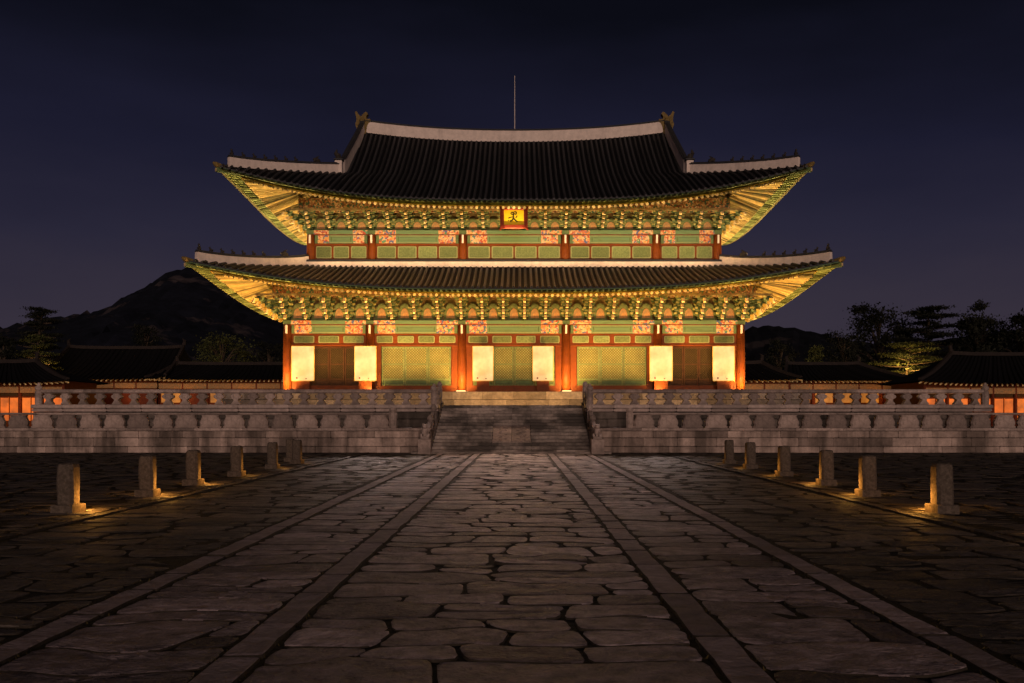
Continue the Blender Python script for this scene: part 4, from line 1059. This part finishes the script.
for s_, side in ((-1,'left'),(1,'right')):
    for i, y in enumerate(BY):
        x = s_*7.1 if i else s_*6.95
        if i == 1: x = s_*6.95
        x += rnd.uniform(-.04,.04)
        rank_at(x, y, '%s of the six carved granite posts in the %s row along the walk' % (ORD[i].replace(' and farthest',''), side) if i < 5 else 'farthest granite post of the %s row, close to the terrace wall' % side, rnd.uniform(-.06,.06))
        lx = x - s_*.31
        ground_lamp(x - s_*.10, y+.30, 0, 'tiny warm lamp on the ground beside the %s granite post of the %s row' % (ORD[i].split(' and')[0], side))
        pw = [11, 10, 6, 4, 2.2, 1.2][i]
        point('post_glow', (lx-s_*.02, y+.14, .22), pw*1.4, (1,.43,.07), .03)
        point('post_glow', (x, y+.5, .09), pw*1.8, (1,.43,.07), .03)
    ground_lamp(s_*7.2, 12.0, 0, 'tiny warm lamp on the ground nearest the camera, beyond the %s edge of view' % side)
    point('post_glow', (s_*7.1, 12.0, .10), 9, (1,.50,.10), .03)
rank_at(-7.75, 33.4, 'extra granite post standing beside the farthest one of the left row', .05)

# ================================================================== background palace buildings
def xw(px, y): return (px-519)*y/FPX + CX
def zw(py, y): return EYE + (418-py)*y/FPX
def side_hall(name, label, cat, x0, x1, y, depth, ze, zr, lit='dim', hipl=2.0, hipr=2.0, gable=False, wall_z=0., up=.35, group=None, bay=2.4, power=40, ridge_m='plaster_grey'):
    """single storey tiled building: concave roof with ribs, rafters, columns, lit openings"""
    root = empty(name, ((x0+x1)/2, y, 0)); tag(root, label, cat, group); hw = (x1-x0)/2; ov = 1.1
    B0 = depth/2+ov; cy = depth/2; r_ = MB(); n = 8
    hl = hipl if not gable else hipl*.5; hr = hipr if not gable else hipr*.5
    def P(u, v, sy):       # u -1..1
        a0, b0 = -hw-ov, hw+ov; a1, b1 = -hw-ov+hipl+ov, hw+ov-hipr-ov
        a = a0+(a1-a0)*v; b = b0+(b1-b0)*v; x = (a+b)/2+(b-a)/2*u
        if gable: x = x
        z = ze + (zr-ze)*(.55*v+.45*v*v) + up*abs(u)**4*(1-.5*v)
        return (x, cy+sy*B0*(1-v), z)
    for sy in (-1,1):
        rows = [[P(i/12-1, j/n, sy) for i in range(25)] for j in range(n+1)]; r_.grid(rows)
    for s_ in (-1,1):
        rows = [[(P(s_, j/n, -1)[0], cy+B0*(1-j/n)*(k/4-1)*1, P(s_, j/n, -1)[2]) for k in range(9)] for j in range(n+1)]; r_.grid(rows)
    m = int((2*hw)/.5)
    for i in range(m+1):
        u = (i/m*2-1)*.99; r_.tone = T(); pts = [P(u, v, -1) for v in (0,.25,.5,.75,1)]
        r_.tube([(p[0],p[1],p[2]+.03) for p in pts], .085, 5, True)
    roof = r_.build('roof', 'tile_dark', root)
    c = MB(); ribbon(c, [P(i/8-1, 1, -1) for i in range(17)], [.34]*17, .4); c.build('ridge', ridge_m, roof)
    for s_ in (-1,1):
        c = MB(); ribbon(c, [P(s_*.995, 1-j/8*.97, -1) for j in range(9)], [.4-.15*j/8 for j in range(9)], .3); c.build('ridge', ridge_m, roof)
        p = P(s_, 1, -1); c = MB(); c.tube([(p[0],p[1],p[2]+.3),(p[0]+s_*.1,p[1],p[2]+.8),(p[0]-s_*.15,p[1],p[2]+1.0)], [.22,.18,.05], 7); c.build('ridge_finial', ridge_m, roof)
    c = MB(); k = int(2*hw/.42)
    for i in range(k+1):
        u = (i/k*2-1)*.985; p = P(u, 0, -1); q = P(u, .35, -1); c.tone = T(); c.mi = 0
        c.tube([(p[0],p[1]+.08,p[2]-.18),(q[0],q[1],q[2]-.2)], .075, 6)
    o = c.build('rafter', 'tip_pale', root)
    if k > 0: o['kind'] = 'stuff'
    c = MB(); c.box(-hw, hw, .25, depth, wall_z, ze+.2); c.build('wall', 'red_wood', root)
    nb_ = max(1, round(2*hw/bay)); d = 2*hw/nb_; zt = ze-.35
    bm = MB(); bm.box(-hw, hw, -.02, .22, zt-.55, zt+.0); bm.build('beam', 'orange_panel', root)
    for i in range(nb_+1):
        c = MB(); c.lathe([(.15,wall_z),(.15,zt+.3)], 8, -hw+d*i, .1); c.build('column', 'red_dark', root)
    for i in range(nb_):
        xa, xb = -hw+d*i+.2, -hw+d*(i+1)-.2
        if lit == 'bright':
            xm_ = (xa+xb)/2
            for (p, q) in ((xa, xm_-.06), (xm_+.06, xb)):
                c = MB(); c.box(p, q, .15, .2, max(wall_z, zt-3.1), zt-.95); wdw = c.build('window', 'room_glow', root)
                c = MB(); c.box(p+.02, q-.02, .13, .149, zt-1.0, zt-.93); c.build('frame', 'red_dark', wdw)
            c = MB(); c.box(xa, xb, .15, .2, zt-.85, zt-.6); c.build('transom', 'beam_far', root)
        else:
            if rnd.random() < .62:
                c = MB(); c.box(xa+.1, xb-.1, .15, .2, zt-2.0, zt-.75); c.build('window', 'room_glow_dim', root)
            else:
                c = MB(); c.box(xa, xb, .15, .2, zt-2.4, zt-.7); c.build('door', 'red_dark', root)
    nl = max(1, round(2*hw/6))
    for i in range(nl):
        x = -hw+2*hw*(i+.5)/nl; point('eave_glow', ((x0+x1)/2+x, y-.85, zt-1.5), power*.4, (1,.42,.08), .15)
    return root
gB = 'low tiled palace buildings behind the terrace'
# left
side_hall('side_hall', 'low tiled building with glowing orange windows at the left edge', 'building', xw(-90,88), xw(63,88), 88, 7, zw(383,88), zw(361,88), 'bright', 2, 4.2, group=gB, power=60, bay=2.1, up=.2)
side_hall('side_hall', 'big dark roofed building rising behind the low halls on the left', 'building', xw(48,100), xw(158,100), 100, 12, zw(379.5,100), zw(345,100), 'dim', -.6, -.6, group=gB, power=60, up=.3)
side_hall('gallery', 'low tiled gallery reaching behind the left corner of the hall', 'building', xw(158,100), xw(330,100), 100, 6, zw(380,100), zw(363.5,100), 'dim', 1.0, 1.0, group=gB, power=75, up=.15)
# right
side_hall('gallery', 'short tiled gallery beside the right corner of the hall', 'building', xw(715,96), xw(789,96), 96, 6, zw(380.5,96), zw(362.5,96), 'dim', .6, 2.0, group=gB, power=75, up=.15)
side_hall('gallery', 'long low tiled gallery with lit eaves right of the hall', 'building', xw(790,104), xw(905,104), 104, 6, zw(381,104), zw(363.5,104), 'dim', .5, 4.0, group=gB, power=75, up=.15)
side_hall('side_hall', 'dark tiled hall with glowing orange windows at the right edge', 'building', xw(925,88), xw(1130,88), 88, 8, zw(384,88), zw(353,88), 'bright', 4.2, 2, group=gB, power=60, bay=2.1, up=.25)

# ================================================================== trees
def tree(label, x, y, z0, h, crown_w, kind, seed, leaf='broad_leaf', name='tree', nleaf=5200, base=.35, ls=.3, boughs=None, group='trees behind the palace buildings'):
    r2 = np.random.RandomState(seed); root = empty(name, (x, y, z0)); tag(root, label, 'tree', group)
    t = MB(); bend = r2.normal(0, .05*h, 2); tr = .022*h+.06
    tp_ = [(bend[0]*k*k, bend[1]*k*k, h*.97*k) for k in np.linspace(0,1,7)]
    t.tube(tp_, [tr*(1-.8*k) for k in np.linspace(0,1,7)], 8)
    clumps = []; nb_ = boughs or {'pine': 15, 'cone': 22, 'round': 26}[kind]
    for i in range(nb_):
        f = base + (1-base)*(i+.5)/nb_; a = i*2.4+r2.uniform(-.4,.4); k = f; sx_, sy_, sz_ = bend[0]*k*k, bend[1]*k*k, h*.97*f
        if kind == 'pine':
            reach = crown_w*.5*(1-((f-base)/(1-base))**1.6*.75)*r2.uniform(.65,1.05); rise = .0*h+r2.uniform(-.01,.02)*h
            ex = (sx_+reach*math.cos(a), sy_+reach*math.sin(a), sz_+rise)
            t.tube([(sx_,sy_,sz_),((sx_+ex[0])/2,(sy_+ex[1])/2,sz_+rise*.2),ex], [tr*.4*(1-f*.6),tr*.25,tr*.08], 5)
            for q in (.4,.65,.9,1.08): clumps.append((sx_+(ex[0]-sx_)*q, sy_+(ex[1]-sy_)*q, sz_+rise*q+.02*h, crown_w*.15, crown_w*.15, h*.011))
        elif kind == 'cone':
            reach = crown_w*.5*(1.02-(f-base)/(1-base))*r2.uniform(.8,1.1)+.2
            ex = (sx_+reach*math.cos(a), sy_+reach*math.sin(a), sz_-.03*h)
            t.tube([(sx_,sy_,sz_),ex], [tr*.25,tr*.06], 5)
            for q in (.4,.8,1.05): clumps.append((sx_+(ex[0]-sx_)*q, sy_+(ex[1]-sy_)*q, sz_-.02*h, crown_w*.11+.2, crown_w*.11+.2, h*.03))
        else:
            g_ = (f-base)/(1-base); reach = crown_w*.5*math.sqrt(max(.05, 1-(g_*1.9-.8)**2*.75))*r2.uniform(.45,1.0)
            ex = (sx_+reach*math.cos(a), sy_+reach*math.sin(a), sz_+.04*h)
            t.tube([(sx_*.8,sy_*.8,sz_*.8),((sx_+ex[0])/2,(sy_+ex[1])/2,sz_),ex], [tr*.4,tr*.25,tr*.08], 5)
            rr_ = crown_w*r2.uniform(.15,.22); clumps.append((ex[0],ex[1],ex[2],rr_,rr_,rr_*.62))
            if r2.rand() < .6: rr_ *= .6; clumps.append((ex[0]+r2.normal(0,rr_*.9),ex[1],ex[2]+r2.normal(0,rr_*.7),rr_,rr_,rr_*.6))
    t.build('trunk', 'bark', root)
    c = MB(); per = nleaf//len(clumps)
    for (cx_, cy_, cz_, ra, rb, rc_) in clumps:
        tone = r2.uniform(-.6,.6)
        p = r2.normal(0, .5, (per,3))*np.array((ra,rb,rc_)) + np.array((cx_,cy_,cz_)); s_ = ls*(.7 if kind == 'pine' else 1)*r2.uniform(.5,1.2,per)
        d1 = r2.normal(0,1,(per,3)); d1 /= np.linalg.norm(d1,axis=1,keepdims=True); d2 = r2.normal(0,1,(per,3)); d2 /= np.linalg.norm(d2,axis=1,keepdims=True)
        for i in range(per):
            a = p[i]; c.tone = float(np.clip(tone+r2.normal(0,.3),-1,1)); c.add([a-d1[i]*s_[i]*.5, a+d1[i]*s_[i]*.5, a+d2[i]*s_[i]*.8], [(0,1,2)])
    c.build('crown', leaf, root); return root
def tr_px(label, px, ptop, y, wpx, kind, seed, leaf='broad_leaf', **k):
    z = zw(ptop, y); return tree(label, xw(px, y), y, 0, z, wpx*y/FPX, kind, seed, leaf, **k)
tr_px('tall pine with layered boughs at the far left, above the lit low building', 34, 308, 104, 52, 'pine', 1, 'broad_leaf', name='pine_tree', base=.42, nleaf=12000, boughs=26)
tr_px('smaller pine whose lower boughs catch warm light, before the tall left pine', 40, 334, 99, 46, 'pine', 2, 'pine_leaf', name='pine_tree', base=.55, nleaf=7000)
tr_px('round dark tree behind the roof ridge, left of the gable', 138, 328, 135, 36, 'round', 3)
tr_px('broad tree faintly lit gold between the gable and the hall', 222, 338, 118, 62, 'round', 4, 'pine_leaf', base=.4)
tr_px('small dark tree just left of the hall corner column', 268, 347, 122, 40, 'round', 5)
tr_px('dark rounded tree at the far left edge behind the pine', 4, 338, 118, 30, 'round', 6)
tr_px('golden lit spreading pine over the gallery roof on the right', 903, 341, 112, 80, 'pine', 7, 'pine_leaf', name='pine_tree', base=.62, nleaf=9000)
tr_px('tall airy tree left of the tallest crown on the right skyline', 880, 312, 150, 70, 'round', 8, base=.3, nleaf=9000, ls=.5)
tr_px('tallest flat topped pine on the right skyline', 928, 306, 145, 92, 'pine', 9, 'broad_leaf', name='pine_tree', base=.3, nleaf=16000, ls=.55, boughs=24)
tr_px('rounded dark tree right of the tallest pine on the skyline', 976, 318, 140, 74, 'round', 10, base=.25, nleaf=9000, ls=.5)
tr_px('dark tree rising at the right edge of the skyline', 1016, 322, 135, 70, 'round', 11, base=.25, nleaf=9000, ls=.5)
tr_px('dim conifer between the hall and the lit pine', 813, 343, 125, 30, 'cone', 12, 'pine_leaf', name='conifer', base=.3)
tr_px('dark bushy tree directly left of the lit pine', 846, 334, 128, 44, 'round', 13, base=.3)
tr_px('dark bushy tree close to the right corner of the hall', 775, 345, 124, 40, 'round', 14, base=.3)
spot('tree_uplight', (xw(915,104), 104.6, 6.9), (R(155), 0, R(0)), 900, (1,.60,.16), 150, .6, .2)
point('tree_uplight', (xw(905,110.5), 110.3, 7.0), 800, (1,.58,.14), .2)
point('tree_uplight', (xw(812,122), 122.0, 6.5), 70, (1,.55,.14), .2)
point('tree_uplight', (xw(45,97.5), 97.6, 6.6), 150, (1,.55,.14), .2)
point('tree_uplight', (xw(232,113), 114.5, 6.5), 110, (1,.55,.14), .2)

# ================================================================== mountains
def terrain(name, prof, Yr, y0, y1, seed, m, x0, x1, nx=260, ny=46, rough=6):
    r2 = np.random.RandomState(seed); xs = np.linspace(x0, x1, nx); px = (xs-CX)*FPX/Yr+519
    hz = np.interp(px, [p[0] for p in prof], [EYE+(418-p[1])*Yr/FPX for p in prof])
    def fbm(a, b):
        v = 0
        for k in range(6):
            f = 2**k*.006; v = v + np.sin(a*f*1.3+b*f+r2.uniform(0,6.28)+1.7*np.sin(b*f*1.1+k))*np.cos(b*f*1.7-a*f*.6+r2.uniform(0,6.28))/(1.75**k)
        return v
    yy = np.concatenate([np.linspace(y0, Yr, int(ny*.75)), np.linspace(Yr, y1, ny-int(ny*.75)+1)[1:]])
    X, Yg = np.meshgrid(xs, yy); t = np.where(Yg <= Yr, (Yg-y0)/(Yr-y0), 1-(Yg-Yr)/(y1-Yr)); F = fbm(X, Yg)
    Z = hz[None,:]*t**1.7*(1+.10*F*(1-t)) + rough*F*.35*np.minimum(1,t*2)*(.4) + r2.normal(0, rough*.34, X.shape)*(t>.1)
    g_ = MB(); g_.grid([[ (float(X[j,i]), float(Yg[j,i]), float(Z[j,i]-2)) for i in range(nx)] for j in range(len(yy))]); return struct(name, g_, m, smooth=False)
mm = mat('mountain', (.010,.0115,.019), .95, .45, .05, n2=.9, s2=.022, dark=(.08,.062,.064), thr=(.58,.68), scale3=(.6,1,1.6))
terrain('mountain', [(-400,345),(-60,333),(0,327),(30,322),(50,317),(75,315),(100,311),(113,305),(125,300),(137,294),(150,286),(165,276),(178,268),(188,264),(205,258),(235,262),(265,278),(290,298),(330,322),(380,340),(420,352),(520,362),(700,372),(1400,375)], 1150, 420, 1700, 2, 'mountain', -1100, 1100, nx=420)
mat('far_hill', (.008,.009,.013), .95, .45, .06, n2=.8, s2=.03, dark=(.05,.04,.04), thr=(.58,.66), scale3=(.6,1,1.6))
terrain('hill', [(300,370),(560,352),(680,338),(740,328),(765,322),(790,324),(812,329),(835,333),(870,340),(930,338),(980,330),(1030,326),(1100,330),(1300,350)], 620, 260, 900, 6, 'far_hill', -260, 620, nx=260, rough=1.8)

print('objects', len(bpy.data.objects))
